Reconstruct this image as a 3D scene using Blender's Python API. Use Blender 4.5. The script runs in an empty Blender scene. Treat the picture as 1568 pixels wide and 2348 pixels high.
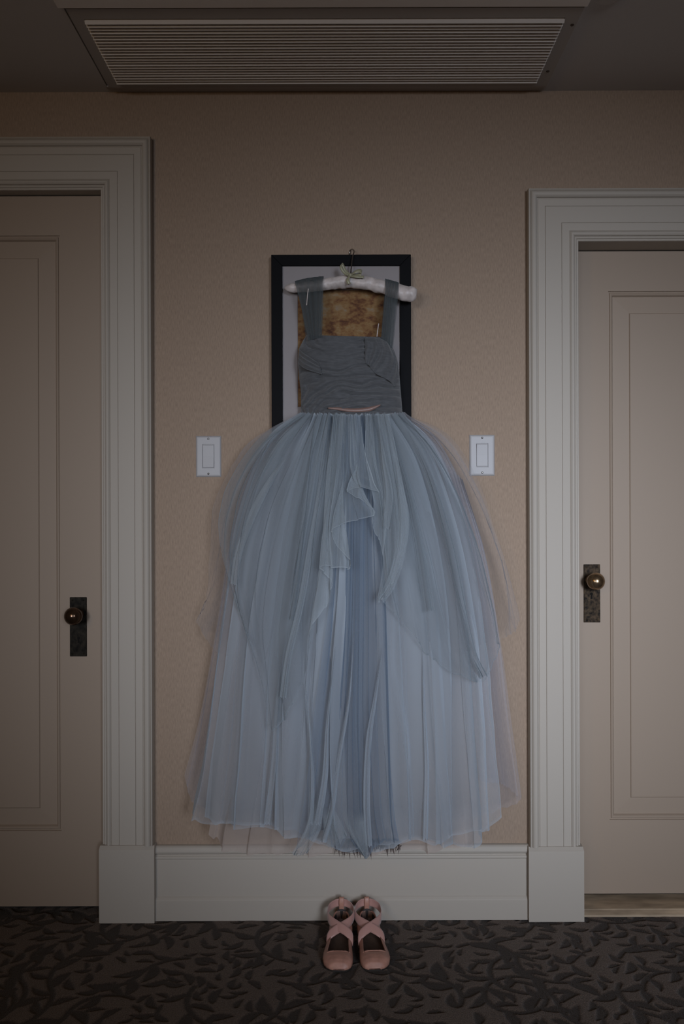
import bpy, bmesh, math, random
import numpy as np
from mathutils import Vector, Matrix

random.seed(7)
SC = bpy.context.scene
COL = SC.collection

# ------------------------------------------------------------------ camera
D = 2.5                 # camera to wall distance (m)
S = 0.00122             # metres per photo pixel on the wall plane
H = 929 * S             # camera height
TH = 0.0031             # the photograph is rolled a touch
cam = bpy.data.cameras.new('camera')
cam.sensor_fit = 'VERTICAL'
cam.sensor_height = 36.0
cam.lens = 36.0 * (D / S) / 2348.0
cam.clip_start = 0.05
cam_o = bpy.data.objects.new('camera', cam)
COL.objects.link(cam_o)
cam_o.matrix_world = Matrix.Translation((0, -D, H)) @ Matrix.Rotation(math.pi / 2, 4, 'X') @ Matrix.Rotation(-TH, 4, 'Z')
SC.camera = cam_o

# ------------------------------------------------------------------ light
wd = bpy.data.worlds.new('world')
SC.world = wd
wd.use_nodes = True
wd.node_tree.nodes['Background'].inputs[0].default_value = (0.55, 0.62, 0.75, 1)
wd.node_tree.nodes['Background'].inputs[1].default_value = 0.02


def area(name, loc, target, sx, sy, power, color, spread):
    l = bpy.data.lights.new(name, 'AREA')
    l.shape = 'RECTANGLE'
    l.size, l.size_y = sx, sy
    l.energy = power
    l.color = color
    l.spread = math.radians(spread)
    o = bpy.data.objects.new(name, l)
    COL.objects.link(o)
    o.location = loc
    o.rotation_euler = (Vector(target) - Vector(loc)).to_track_quat('-Z', 'Y').to_euler()
    return o


# daylight of the two windows in the wall behind the camera
area('window_daylight_right', (1.15, -4.28, 1.40), (0.64, 0, 0.84), 0.70, 1.20, 8.0, (0.775, 0.858, 1.0), 39)
area('window_daylight_left', (-1.15, -4.28, 1.40), (-0.45, 0, 1.06), 0.70, 1.20, 2.8, (0.795, 0.870, 1.0), 38)
# added warm fill light behind the camera, lifts the darker areas
area('warm_fill', (-1.5, -3.2, 1.75), (0.1, 0, 1.5), 0.30, 0.30, 4.2, (1.0, 0.58, 0.12), 180)

SC.view_settings.view_transform = 'Standard'
SC.view_settings.look = 'None'
SC.view_settings.exposure = 0.0
SC.view_settings.gamma = 1.0
SC.view_settings.use_curve_mapping = False
SC.cycles.max_bounces = 8
SC.cycles.diffuse_bounces = 4
SC.cycles.glossy_bounces = 3
SC.cycles.transmission_bounces = 6
SC.cycles.transparent_max_bounces = 40
SC.cycles.sample_clamp_indirect = 4.0


# ------------------------------------------------------------------ helpers
def W(px, py, d=0.0):
    """photo pixel -> world point at distance d out from the wall (real depth)."""
    a, b = px - 784.0, py - 1174.0
    x, y = a - TH * b, b + TH * a
    k = (D - d) / D
    return Vector((x * S * k, -d, H - y * S * k))


def link(o, parent=None):
    COL.objects.link(o)
    if parent is not None:
        o.parent = parent
    return o


def tag(o, label=None, cat=None, group=None, kind=None):
    if label: o['label'] = label
    if cat: o['category'] = cat
    if group: o['group'] = group
    if kind: o['kind'] = kind
    return o


def mesh_obj(name, verts, faces, mat, parent=None, smooth=False):
    me = bpy.data.meshes.new(name)
    me.from_pydata([tuple(v) for v in verts], [], faces)
    me.materials.append(mat)
    if smooth:
        me.polygons.foreach_set('use_smooth', [True] * len(me.polygons))
    me.update()
    return link(bpy.data.objects.new(name, me), parent)


def bm_obj(name, bm, mat, parent=None, smooth=False):
    bmesh.ops.recalc_face_normals(bm, faces=bm.faces[:])
    me = bpy.data.meshes.new(name)
    bm.to_mesh(me)
    bm.free()
    me.materials.append(mat)
    if smooth:
        me.polygons.foreach_set('use_smooth', [True] * len(me.polygons))
    return link(bpy.data.objects.new(name, me), parent)


def empty(name, loc=(0, 0, 0)):
    o = bpy.data.objects.new(name, None)
    o.empty_display_size = 0.05
    o.location = loc
    return link(o)


def child_local(o, root):
    """parent keeping world coordinates baked in the mesh"""
    o.parent = root
    o.matrix_parent_inverse = Matrix.Translation(root.location).inverted()
    return o


def add_box(bm, x0, x1, y0, y1, z0, z1, bev=0.0, seg=2):
    r = bmesh.ops.create_cube(bm, size=1.0)
    vs = r['verts']
    for v in vs:
        v.co = Vector((x0 + (v.co.x + .5) * (x1 - x0), y0 + (v.co.y + .5) * (y1 - y0), z0 + (v.co.z + .5) * (z1 - z0)))
    if bev > 0:
        es = list({e for v in vs for e in v.link_edges})
        bmesh.ops.bevel(bm, geom=es, offset=bev, segments=seg, affect='EDGES', profile=0.5)
    return bm


def box_obj(name, x0, x1, y0, y1, z0, z1, mat, parent=None, bev=0.0):
    bm = bmesh.new()
    add_box(bm, x0, x1, y0, y1, z0, z1, bev)
    return bm_obj(name, bm, mat, parent)


def catmull(pts, n):
    """resample an (m,k) polyline to n points with a Catmull-Rom spline, chord-length spaced."""
    P = np.asarray(pts, float)
    m = len(P)
    if m == 2:
        t = np.linspace(0, 1, n)[:, None]
        return P[0] * (1 - t) + P[1] * t
    seg = np.linalg.norm(np.diff(P, axis=0), axis=1) + 1e-6
    cum = np.concatenate([[0], np.cumsum(seg)])
    t = np.linspace(0, cum[-1], n)
    i = np.clip(np.searchsorted(cum, t, side='right') - 1, 0, m - 2)
    f = ((t - cum[i]) / seg[i])[:, None]
    p0 = np.where((i > 0)[:, None], P[np.maximum(i - 1, 0)], 2 * P[0] - P[1])
    p1, p2 = P[i], P[i + 1]
    p3 = np.where((i < m - 2)[:, None], P[np.minimum(i + 2, m - 1)], 2 * P[-1] - P[-2])
    return 0.5 * ((2 * p1) + (-p0 + p2) * f + (2 * p0 - 5 * p1 + 4 * p2 - p3) * f ** 2 + (-p0 + 3 * p1 - 3 * p2 + p3) * f ** 3)


def grid_faces(nu, nv, wrap_u=False):
    f = []
    for i in range(nu if wrap_u else nu - 1):
        a = i * nv
        b = ((i + 1) % nu) * nv
        for j in range(nv - 1):
            f.append((a + j, b + j, b + j + 1, a + j + 1))
    return f


def tube(path, radii, n=12, cap=True):
    """verts, faces of a tube along a path (m,3) with radius per point"""
    P = np.asarray(path, float)
    m = len(P)
    R = np.broadcast_to(np.asarray(radii, float), (m,))
    T = np.gradient(P, axis=0)
    T /= np.linalg.norm(T, axis=1)[:, None] + 1e-9
    up = np.array([0, -1.0, 0.02])
    verts = []
    for i in range(m):
        a = np.cross(T[i], up)
        if np.linalg.norm(a) < 0.05:
            a = np.cross(T[i], np.array([0, 0, 1.0]))
        a /= np.linalg.norm(a)
        b = np.cross(T[i], a)
        for k in range(n):
            w = 2 * math.pi * k / n
            verts.append(P[i] + R[i] * (math.cos(w) * a + math.sin(w) * b))
    faces = []
    for i in range(m - 1):
        for k in range(n):
            k2 = (k + 1) % n
            faces.append((i * n + k, i * n + k2, (i + 1) * n + k2, (i + 1) * n + k))
    if cap:
        faces.append(tuple(range(n - 1, -1, -1)))
        faces.append(tuple((m - 1) * n + k for k in range(n)))
    return verts, faces


def lathe(name, prof, origin, axis, mat, parent, n=32):
    """revolve (r, h) profile about axis through origin"""
    ax = Vector(axis).normalized()
    a = ax.orthogonal().normalized()
    b = ax.cross(a)
    o = Vector(origin)
    verts, faces = [], []
    for r, h in prof:
        for k in range(n):
            w = 2 * math.pi * k / n
            verts.append(o + ax * h + r * (math.cos(w) * a + math.sin(w) * b))
    for i in range(len(prof) - 1):
        for k in range(n):
            k2 = (k + 1) % n
            faces.append((i * n + k, i * n + k2, (i + 1) * n + k2, (i + 1) * n + k))
    faces.append(tuple(range(n)))
    faces.append(tuple((len(prof) - 1) * n + k for k in range(n)))
    bm = bmesh.new()
    bv = [bm.verts.new(v) for v in verts]
    for f in faces:
        try:
            bm.faces.new([bv[i] for i in f])
        except ValueError:
            pass
    bmesh.ops.remove_doubles(bm, verts=bm.verts[:], dist=1e-6)
    return bm_obj(name, bm, mat, parent, True)


def noise1(n, cells, rng):
    x = np.linspace(0, cells, n)
    v = rng.uniform(-1, 1, cells + 3)
    i = np.floor(x).astype(int)
    f = x - i
    f = f * f * (3 - 2 * f)
    return v[i] * (1 - f) + v[i + 1] * f


def noise2(nu, nv, cu, cv, rng):
    a = np.linspace(0, cu, nu)[:, None]
    b = np.linspace(0, cv, nv)[None, :]
    g = rng.uniform(-1, 1, (cu + 3, cv + 3))
    i = np.floor(a).astype(int)
    j = np.floor(b).astype(int)
    f = a - i
    f = f * f * (3 - 2 * f)
    h = b - j
    h = h * h * (3 - 2 * h)
    return (g[i, j] * (1 - f) + g[i + 1, j] * f) * (1 - h) + (g[i, j + 1] * (1 - f) + g[i + 1, j + 1] * f) * h


# ------------------------------------------------------------------ materials
def srgb(r, g, b):
    f = lambda c: c / 12.92 if c <= .04045 else ((c + .055) / 1.055) ** 2.4
    return (f(r / 255), f(g / 255), f(b / 255), 1)


def mat(name, col, rough=0.6, metal=0.0, noise=None, bump=None, sheen=0.0, spec=0.5, var=0.0):
    """principled with optional noise colour variation and bump: noise=(scale xyz), bump=(scale xyz, strength, distance)"""
    m = bpy.data.materials.new(name)
    m.use_nodes = True
    nt = m.node_tree
    b = nt.nodes['Principled BSDF']
    b.inputs['Base Color'].default_value = col
    b.inputs['Roughness'].default_value = rough
    b.inputs['Metallic'].default_value = metal
    b.inputs['Specular IOR Level'].default_value = spec
    if sheen:
        b.inputs['Sheen Weight'].default_value = sheen
    tc = nt.nodes.new('ShaderNodeTexCoord')

    def nz(scale, detail=3):
        mp = nt.nodes.new('ShaderNodeMapping')
        mp.inputs['Scale'].default_value = scale
        nt.links.new(tc.outputs['Object'], mp.inputs[0])
        n = nt.nodes.new('ShaderNodeTexNoise')
        n.inputs['Scale'].default_value = 1
        n.inputs['Detail'].default_value = detail
        nt.links.new(mp.outputs[0], n.inputs['Vector'])
        return n
    if noise:
        n = nz(noise)
        r = nt.nodes.new('ShaderNodeValToRGB')
        r.color_ramp.elements[0].position = 0.3
        r.color_ramp.elements[1].position = 0.7
        lo = tuple(c * (1 - var) for c in col[:3]) + (1,)
        hi = tuple(min(1, c * (1 + var)) for c in col[:3]) + (1,)
        r.color_ramp.elements[0].color = lo
        r.color_ramp.elements[1].color = hi
        nt.links.new(n.outputs['Fac'], r.inputs[0])
        nt.links.new(r.outputs[0], b.inputs['Base Color'])
    if bump:
        n = nz(bump[0], 4)
        bp = nt.nodes.new('ShaderNodeBump')
        bp.inputs['Strength'].default_value = bump[1]
        bp.inputs['Distance'].default_value = bump[2]
        nt.links.new(n.outputs['Fac'], bp.inputs['Height'])
        nt.links.new(bp.outputs[0], b.inputs['Normal'])
    return m


def tulle(name, col, k, trans=0.30, grain=0.0):
    """thin net: cover rises where the net is seen edge on, as real netting does"""
    m = bpy.data.materials.new(name)
    m.use_nodes = True
    nt = m.node_tree
    nt.nodes.clear()
    N = nt.nodes.new
    L = nt.links.new
    out = N('ShaderNodeOutputMaterial')
    geo = N('ShaderNodeNewGeometry')
    dot = N('ShaderNodeVectorMath'); dot.operation = 'DOT_PRODUCT'
    L(geo.outputs['Normal'], dot.inputs[0]); L(geo.outputs['Incoming'], dot.inputs[1])
    ab = N('ShaderNodeMath'); ab.operation = 'ABSOLUTE'; L(dot.outputs['Value'], ab.inputs[0])
    mx = N('ShaderNodeMath'); mx.operation = 'MAXIMUM'; L(ab.outputs[0], mx.inputs[0]); mx.inputs[1].default_value = 0.12
    inv = N('ShaderNodeMath'); inv.operation = 'DIVIDE'; inv.inputs[0].default_value = 1.0; L(mx.outputs[0], inv.inputs[1])
    at = N('ShaderNodeAttribute'); at.attribute_name = 'weave'
    dk = N('ShaderNodeMath'); dk.operation = 'MULTIPLY'; L(at.outputs['Fac'], dk.inputs[0]); dk.inputs[1].default_value = k
    op = N('ShaderNodeMath'); op.operation = 'SUBTRACT'; op.inputs[0].default_value = 1.0; L(dk.outputs[0], op.inputs[1]); op.use_clamp = True
    pw = N('ShaderNodeMath'); pw.operation = 'POWER'; L(op.outputs[0], pw.inputs[0]); L(inv.outputs[0], pw.inputs[1])
    # net fibres scatter light almost the same however the sheet is turned
    sc = N('ShaderNodeVectorMath'); sc.operation = 'SCALE'; L(geo.outputs['Normal'], sc.inputs[0]); sc.inputs['Scale'].default_value = 0.95
    ad = N('ShaderNodeVectorMath'); ad.operation = 'ADD'; L(sc.outputs[0], ad.inputs[0]); ad.inputs[1].default_value = (0.03, -0.42, 0.05)
    nm = N('ShaderNodeVectorMath'); nm.operation = 'NORMALIZE'; L(ad.outputs[0], nm.inputs[0])
    tr = N('ShaderNodeBsdfTransparent')
    df = N('ShaderNodeBsdfDiffuse'); df.inputs[0].default_value = col
    tl = N('ShaderNodeBsdfTranslucent'); tl.inputs[0].default_value = col
    L(nm.outputs[0], df.inputs['Normal']); L(nm.outputs[0], tl.inputs['Normal'])
    mixc = N('ShaderNodeMixShader'); mixc.inputs[0].default_value = trans
    L(df.outputs[0], mixc.inputs[1]); L(tl.outputs[0], mixc.inputs[2])
    mix = N('ShaderNodeMixShader')
    L(pw.outputs[0], mix.inputs[0])           # fac = share of open net
    L(mixc.outputs[0], mix.inputs[1]); L(tr.outputs[0], mix.inputs[2])
    if grain > 0:
        tc = N('ShaderNodeTexCoord')
        n = N('ShaderNodeTexNoise'); n.inputs['Scale'].default_value = 420; n.inputs['Detail'].default_value = 2
        L(tc.outputs['Object'], n.inputs['Vector'])
        mr = N('ShaderNodeMapRange'); mr.inputs[1].default_value = .3; mr.inputs[2].default_value = .7
        mr.inputs[3].default_value = 1 - grain; mr.inputs[4].default_value = 1 + grain
        L(n.outputs['Fac'], mr.inputs[0])
        mu = N('ShaderNodeMath'); mu.operation = 'MULTIPLY'
        L(pw.outputs[0], mu.inputs[0]); L(mr.outputs[0], mu.inputs[1]); mu.use_clamp = True
        L(mu.outputs[0], mix.inputs[0])
    L(mix.outputs[0], out.inputs[0])
    return m


M = {}
M['wall'] = mat('linen_wallpaper', (0.335, 0.248, 0.184, 1), 0.9, noise=(420, 420, 70), var=0.14, bump=((500, 500, 90), 0.25, 0.001), spec=0.15)
M['trim'] = mat('cream_paint', (0.450, 0.402, 0.346, 1), 0.6, bump=((60, 60, 60), 0.05, 0.001), spec=0.18)
M['door'] = mat('tan_door_paint', (0.350, 0.272, 0.208, 1), 0.5, bump=((70, 70, 30), 0.05, 0.001), spec=0.2)
M['ceiling'] = mat('ceiling_paint', (0.56, 0.535, 0.52, 1), 0.9, bump=((180, 180, 180), 0.15, 0.001), spec=0.1)
M['vent'] = mat('painted_vent_metal', (0.84, 0.79, 0.75, 1), 0.5, spec=0.4)
M['vent_frame'] = mat('vent_frame_paint', (0.44, 0.41, 0.385, 1), 0.6, spec=0.3)
M['dark'] = mat('dark_void', (0.012, 0.011, 0.010, 1), 0.95, spec=0.1)
M['rust'] = mat('rusty_screw', (0.05, 0.03, 0.02, 1), 0.6)
M['switch'] = mat('white_plastic', (0.42, 0.405, 0.405, 1), 0.45, spec=0.3)
M['bronze'] = mat('aged_bronze', (0.016, 0.013, 0.009, 1), 0.6, 0.0, noise=(90, 90, 60), var=0.8, bump=((160, 160, 160), 0.2, 0.001), spec=0.10)
M['bronze_rusty'] = mat('rust_spotted_bronze', (0.042, 0.027, 0.015, 1), 0.6, 0.0, noise=(130, 130, 110), var=0.9, bump=((160, 160, 160), 0.3, 0.001), spec=0.12)
M['brass'] = mat('worn_brass', (0.30, 0.205, 0.12, 1), 0.22, 0.9, noise=(70, 70, 70), var=0.35, bump=((140, 140, 140), 0.08, 0.001))
M['dark_brass'] = mat('dark_brass', (0.085, 0.05, 0.03, 1), 0.2, 0.8, noise=(70, 70, 70), var=0.4)
M['frame'] = mat('black_frame', (0.005, 0.005, 0.006, 1), 0.6, spec=0.08)
M['mat'] = mat('white_mat_board', (0.40, 0.365, 0.365, 1), 0.9, spec=0.1)
M['satin'] = mat('ivory_satin', (0.58, 0.51, 0.48, 1), 0.4, noise=(45, 45, 45), var=0.2, bump=((150, 60, 150), 0.35, 0.002), sheen=0.2)
M['bow'] = mat('pale_green_ribbon', (0.30, 0.28, 0.18, 1), 0.35, sheen=0.2)
M['steel'] = mat('hook_steel', (0.35, 0.34, 0.33, 1), 0.3, 1.0)
M['bodice'] = mat('bodice_tulle', (0.090, 0.092, 0.097, 1), 0.85, noise=(60, 60, 260), var=0.16, bump=((60, 60, 420), 0.5, 0.0015), sheen=0.3, spec=0.15)
M['peach'] = mat('blush_satin', (0.22, 0.135, 0.112, 1), 0.4, sheen=0.1)
M['blush_dim'] = mat('blush_lining', (0.15, 0.105, 0.095, 1), 0.7)
M['shoe'] = mat('pink_leather', (0.46, 0.235, 0.175, 1), 0.42, noise=(60, 60, 60), var=0.14, bump=((110, 110, 110), 0.18, 0.0015), spec=0.4)
M['shoe_in'] = mat('shoe_inner_lining', (0.28, 0.175, 0.14, 1), 0.7)
M['ribbon'] = mat('pink_satin_ribbon', (0.50, 0.275, 0.235, 1), 0.33, bump=((300, 300, 60), 0.12, 0.0008), sheen=0.3)
M['insole'] = mat('brown_insole', (0.095, 0.058, 0.040, 1), 0.7, noise=(60, 40, 40), var=0.3)
M['sole'] = mat('dark_sole', (0.02, 0.015, 0.012, 1), 0.7)
M['counter'] = mat('grey_heel_lining', (0.045, 0.037, 0.035, 1), 0.75)
M['threshold'] = mat('stained_threshold', (0.46, 0.35, 0.24, 1), 0.5, noise=(9, 30, 30), var=0.35)
M['tulle_back'] = tulle('tulle_back', (0.47, 0.475, 0.54, 1), 0.24)
M['tulle'] = tulle('tulle_blue', (0.51, 0.565, 0.625, 1), 0.34)
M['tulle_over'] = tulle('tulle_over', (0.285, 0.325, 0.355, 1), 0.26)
M['tulle_dense_shaded'] = tulle('tulle_dense_shaded', (0.215, 0.272, 0.350, 1), 0.42)  # closer net, its blue darkened to carry the pleat shadows
M['tulle_faint'] = tulle('tulle_faint', (0.40, 0.395, 0.42, 1), 0.16)
M['tulle_ruffle'] = tulle('tulle_ruffle', (0.435, 0.485, 0.52, 1), 0.30)
M['lining'] = tulle('nude_lining', (0.56, 0.47, 0.42, 1), 0.24)
M['strap'] = tulle('strap_tulle', (0.105, 0.120, 0.125, 1), 0.58)
M['fray'] = mat('frayed_lining_shaded', (0.10, 0.075, 0.065, 1), 0.9)  # brown lining threads, deepened by the shadow under the hem


def glass():
    m = bpy.data.materials.new('picture_glass')
    m.use_nodes = True
    nt = m.node_tree
    nt.nodes.clear()
    o = nt.nodes.new('ShaderNodeOutputMaterial')
    t = nt.nodes.new('ShaderNodeBsdfTransparent')
    t.inputs[0].default_value = (.96, .96, .96, 1)
    g = nt.nodes.new('ShaderNodeBsdfGlossy')
    g.inputs['Roughness'].default_value = .05
    x = nt.nodes.new('ShaderNodeMixShader')
    x.inputs[0].default_value = .03
    nt.links.new(t.outputs[0], x.inputs[1]); nt.links.new(g.outputs[0], x.inputs[2]); nt.links.new(x.outputs[0], o.inputs[0])
    return m


M['glass'] = glass()


def print_mat():
    m = bpy.data.materials.new('abstract_print')
    m.use_nodes = True
    nt = m.node_tree
    b = nt.nodes['Principled BSDF']
    b.inputs['Roughness'].default_value = .8
    tc = nt.nodes.new('ShaderNodeTexCoord')
    mp = nt.nodes.new('ShaderNodeMapping'); mp.inputs['Scale'].default_value = (26, 26, 42)
    n1 = nt.nodes.new('ShaderNodeTexNoise'); n1.inputs['Scale'].default_value = 1; n1.inputs['Detail'].default_value = 8
    n1.inputs['Roughness'].default_value = .7
    r = nt.nodes.new('ShaderNodeValToRGB')
    e = r.color_ramp.elements
    e[0].position = .34; e[0].color = (.06, .022, .012, 1)
    e[1].position = .70; e[1].color = (.30, .235, .17, 1)
    for p, c in ((.43, (.15, .058, .022, 1)), (.50, (.25, .125, .045, 1)), (.58, (.30, .18, .075, 1))):
        x = e.new(p); x.color = c
    nt.links.new(tc.outputs['Object'], mp.inputs[0]); nt.links.new(mp.outputs[0], n1.inputs['Vector'])
    nt.links.new(n1.outputs['Fac'], r.inputs[0]); nt.links.new(r.outputs[0], b.inputs['Base Color'])
    return m


M['print'] = print_mat()


def carpet_mat():
    m = bpy.data.materials.new('leaf_carpet')
    m.use_nodes = True
    nt = m.node_tree
    b = nt.nodes['Principled BSDF']
    b.inputs['Roughness'].default_value = 1.0
    b.inputs['Specular IOR Level'].default_value = 0.05
    b.inputs['Sheen Weight'].default_value = 0.15
    at = nt.nodes.new('ShaderNodeAttribute'); at.attribute_name = 'leaf'
    tc = nt.nodes.new('ShaderNodeTexCoord')
    n = nt.nodes.new('ShaderNodeTexNoise'); n.inputs['Scale'].default_value = 330; n.inputs['Detail'].default_value = 3
    nt.links.new(tc.outputs['Object'], n.inputs['Vector'])
    r = nt.nodes.new('ShaderNodeMix'); r.data_type = 'RGBA'
    r.inputs[6].default_value = (.118, .086, .067, 1)
    r.inputs[7].default_value = (.038, .026, .019, 1)
    nt.links.new(at.outputs['Fac'], r.inputs[0])
    mr = nt.nodes.new('ShaderNodeMapRange'); mr.inputs[1].default_value = .3; mr.inputs[2].default_value = .7
    mr.inputs[3].default_value = .5; mr.inputs[4].default_value = 1.5
    nt.links.new(n.outputs['Fac'], mr.inputs[0])
    mu = nt.nodes.new('ShaderNodeMix'); mu.data_type = 'RGBA'; mu.blend_type = 'MULTIPLY'; mu.inputs[0].default_value = 1
    nt.links.new(r.outputs[2], mu.inputs[6]); nt.links.new(mr.outputs[0], mu.inputs[7])
    nt.links.new(mu.outputs[2], b.inputs['Base Color'])
    bp = nt.nodes.new('ShaderNodeBump'); bp.inputs['Strength'].default_value = .8; bp.inputs['Distance'].default_value = .003
    nt.links.new(n.outputs['Fac'], bp.inputs['Height']); nt.links.new(bp.outputs[0], b.inputs['Normal'])
    return m


M['carpet'] = carpet_mat()


# ------------------------------------------------------------------ setting
CEIL = H + 964.5 * S
XL, XR, YB = -1.78, 1.78, -4.4
DW = 0.765                               # door opening width
L_in = W(235.5, 1100).x                  # inner edge of left casing
L_top = W(235, 439).z
R_in = W(1325, 1100).x
R_top = W(1325, 556).z
OPEN = [(L_in - DW, L_in, L_top), (R_in, R_in + DW, R_top)]


def wall_back():
    t = 0.12
    g = 0.006
    xs = sorted([XL, XR, OPEN[0][0] - g, OPEN[0][1] + g, OPEN[1][0] - g, OPEN[1][1] + g])
    zs = sorted([-0.02, OPEN[1][2] + g, OPEN[0][2] + g, CEIL + 0.02])
    bm = bmesh.new()
    cells = {}

    def solid(i, j):
        if i < 0 or j < 0 or i >= len(xs) - 1 or j >= len(zs) - 1:
            return False
        cx, cz = (xs[i] + xs[i + 1]) / 2, (zs[j] + zs[j + 1]) / 2
        for a, b, z in OPEN:
            if a - g < cx < b + g and cz < z + g:
                return False
        return True
    q = lambda *p: bm.faces.new([bm.verts.new(v) for v in p])
    for i in range(len(xs) - 1):
        for j in range(len(zs) - 1):
            if not solid(i, j):
                continue
            x0, x1, z0, z1 = xs[i], xs[i + 1], zs[j], zs[j + 1]
            q((x0, 0, z0), (x1, 0, z0), (x1, 0, z1), (x0, 0, z1))
            q((x0, t, z0), (x0, t, z1), (x1, t, z1), (x1, t, z0))
            if not solid(i - 1, j): q((x0, 0, z0), (x0, 0, z1), (x0, t, z1), (x0, t, z0))
            if not solid(i + 1, j): q((x1, 0, z0), (x1, t, z0), (x1, t, z1), (x1, 0, z1))
            if not solid(i, j - 1): q((x0, 0, z0), (x0, t, z0), (x1, t, z0), (x1, 0, z0))
            if not solid(i, j + 1): q((x0, 0, z1), (x1, 0, z1), (x1, t, z1), (x0, t, z1))
    bmesh.ops.remove_doubles(bm, verts=bm.verts[:], dist=1e-5)
    o = bm_obj('wall_back', bm, M['wall'])
    tag(o, 'beige linen-textured wallpapered wall between the two doors', 'wall', kind='structure')


wall_back()

# black sheets stand in for the darkness behind the doors
for nm, (a, b, z) in zip(('passage_dark_left', 'passage_dark_right'), OPEN):
    tag(box_obj(nm, a - .1, b + .1, 0.14, 0.16, -0.02, z + .1, M['dark']), 'black sheet for the darkness behind the ' + ('left' if 'left' in nm else 'right') + ' door', 'wall', kind='structure')

HALL = 2.75
tag(box_obj('wall_left', XL - .1, XL, YB, 0.12, -0.02, HALL, M['wall']), 'beige papered side wall left of the left door', 'wall', kind='structure')
tag(box_obj('wall_right', XR, XR + .1, YB, 0.12, -0.02, HALL, M['wall']), 'beige papered side wall right of the right door', 'wall', kind='structure')


def wall_front():
    bm = bmesh.new()
    wx = [(-1.53, -0.77), (0.77, 1.53)]
    z0, z1 = 0.74, 2.06
    y0, y1 = YB - .1, YB
    add_box(bm, XL, XR, y0, y1, -0.02, z0)
    add_box(bm, XL, XR, y0, y1, z1, HALL)
    for a, b in ((XL, wx[0][0]), (wx[0][1], wx[1][0]), (wx[1][1], XR)):
        add_box(bm, a, b, y0, y1, z0, z1)
    o = bm_obj('wall_front', bm, M['wall'])
    tag(o, 'papered wall with two window openings opposite the dress', 'wall', kind='structure')


wall_front()
# low soffit over the doors, higher room ceiling behind it
SOF = -1.5
bm = bmesh.new()
add_box(bm, XL, XR, SOF, 0.0, CEIL, CEIL + 0.08)
tag(bm_obj('ceiling', bm, M['ceiling']), 'grey painted low ceiling over the two doors', 'ceiling', kind='structure')
bm = bmesh.new()
add_box(bm, XL, XR, YB, SOF, HALL, HALL + 0.05)
add_box(bm, XL, XR, SOF, SOF + 0.03, CEIL + 0.08, HALL + 0.05)
tag(bm_obj('ceiling_room', bm, M['ceiling']), 'higher room ceiling behind the dropped part', 'ceiling', kind='structure')


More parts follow.
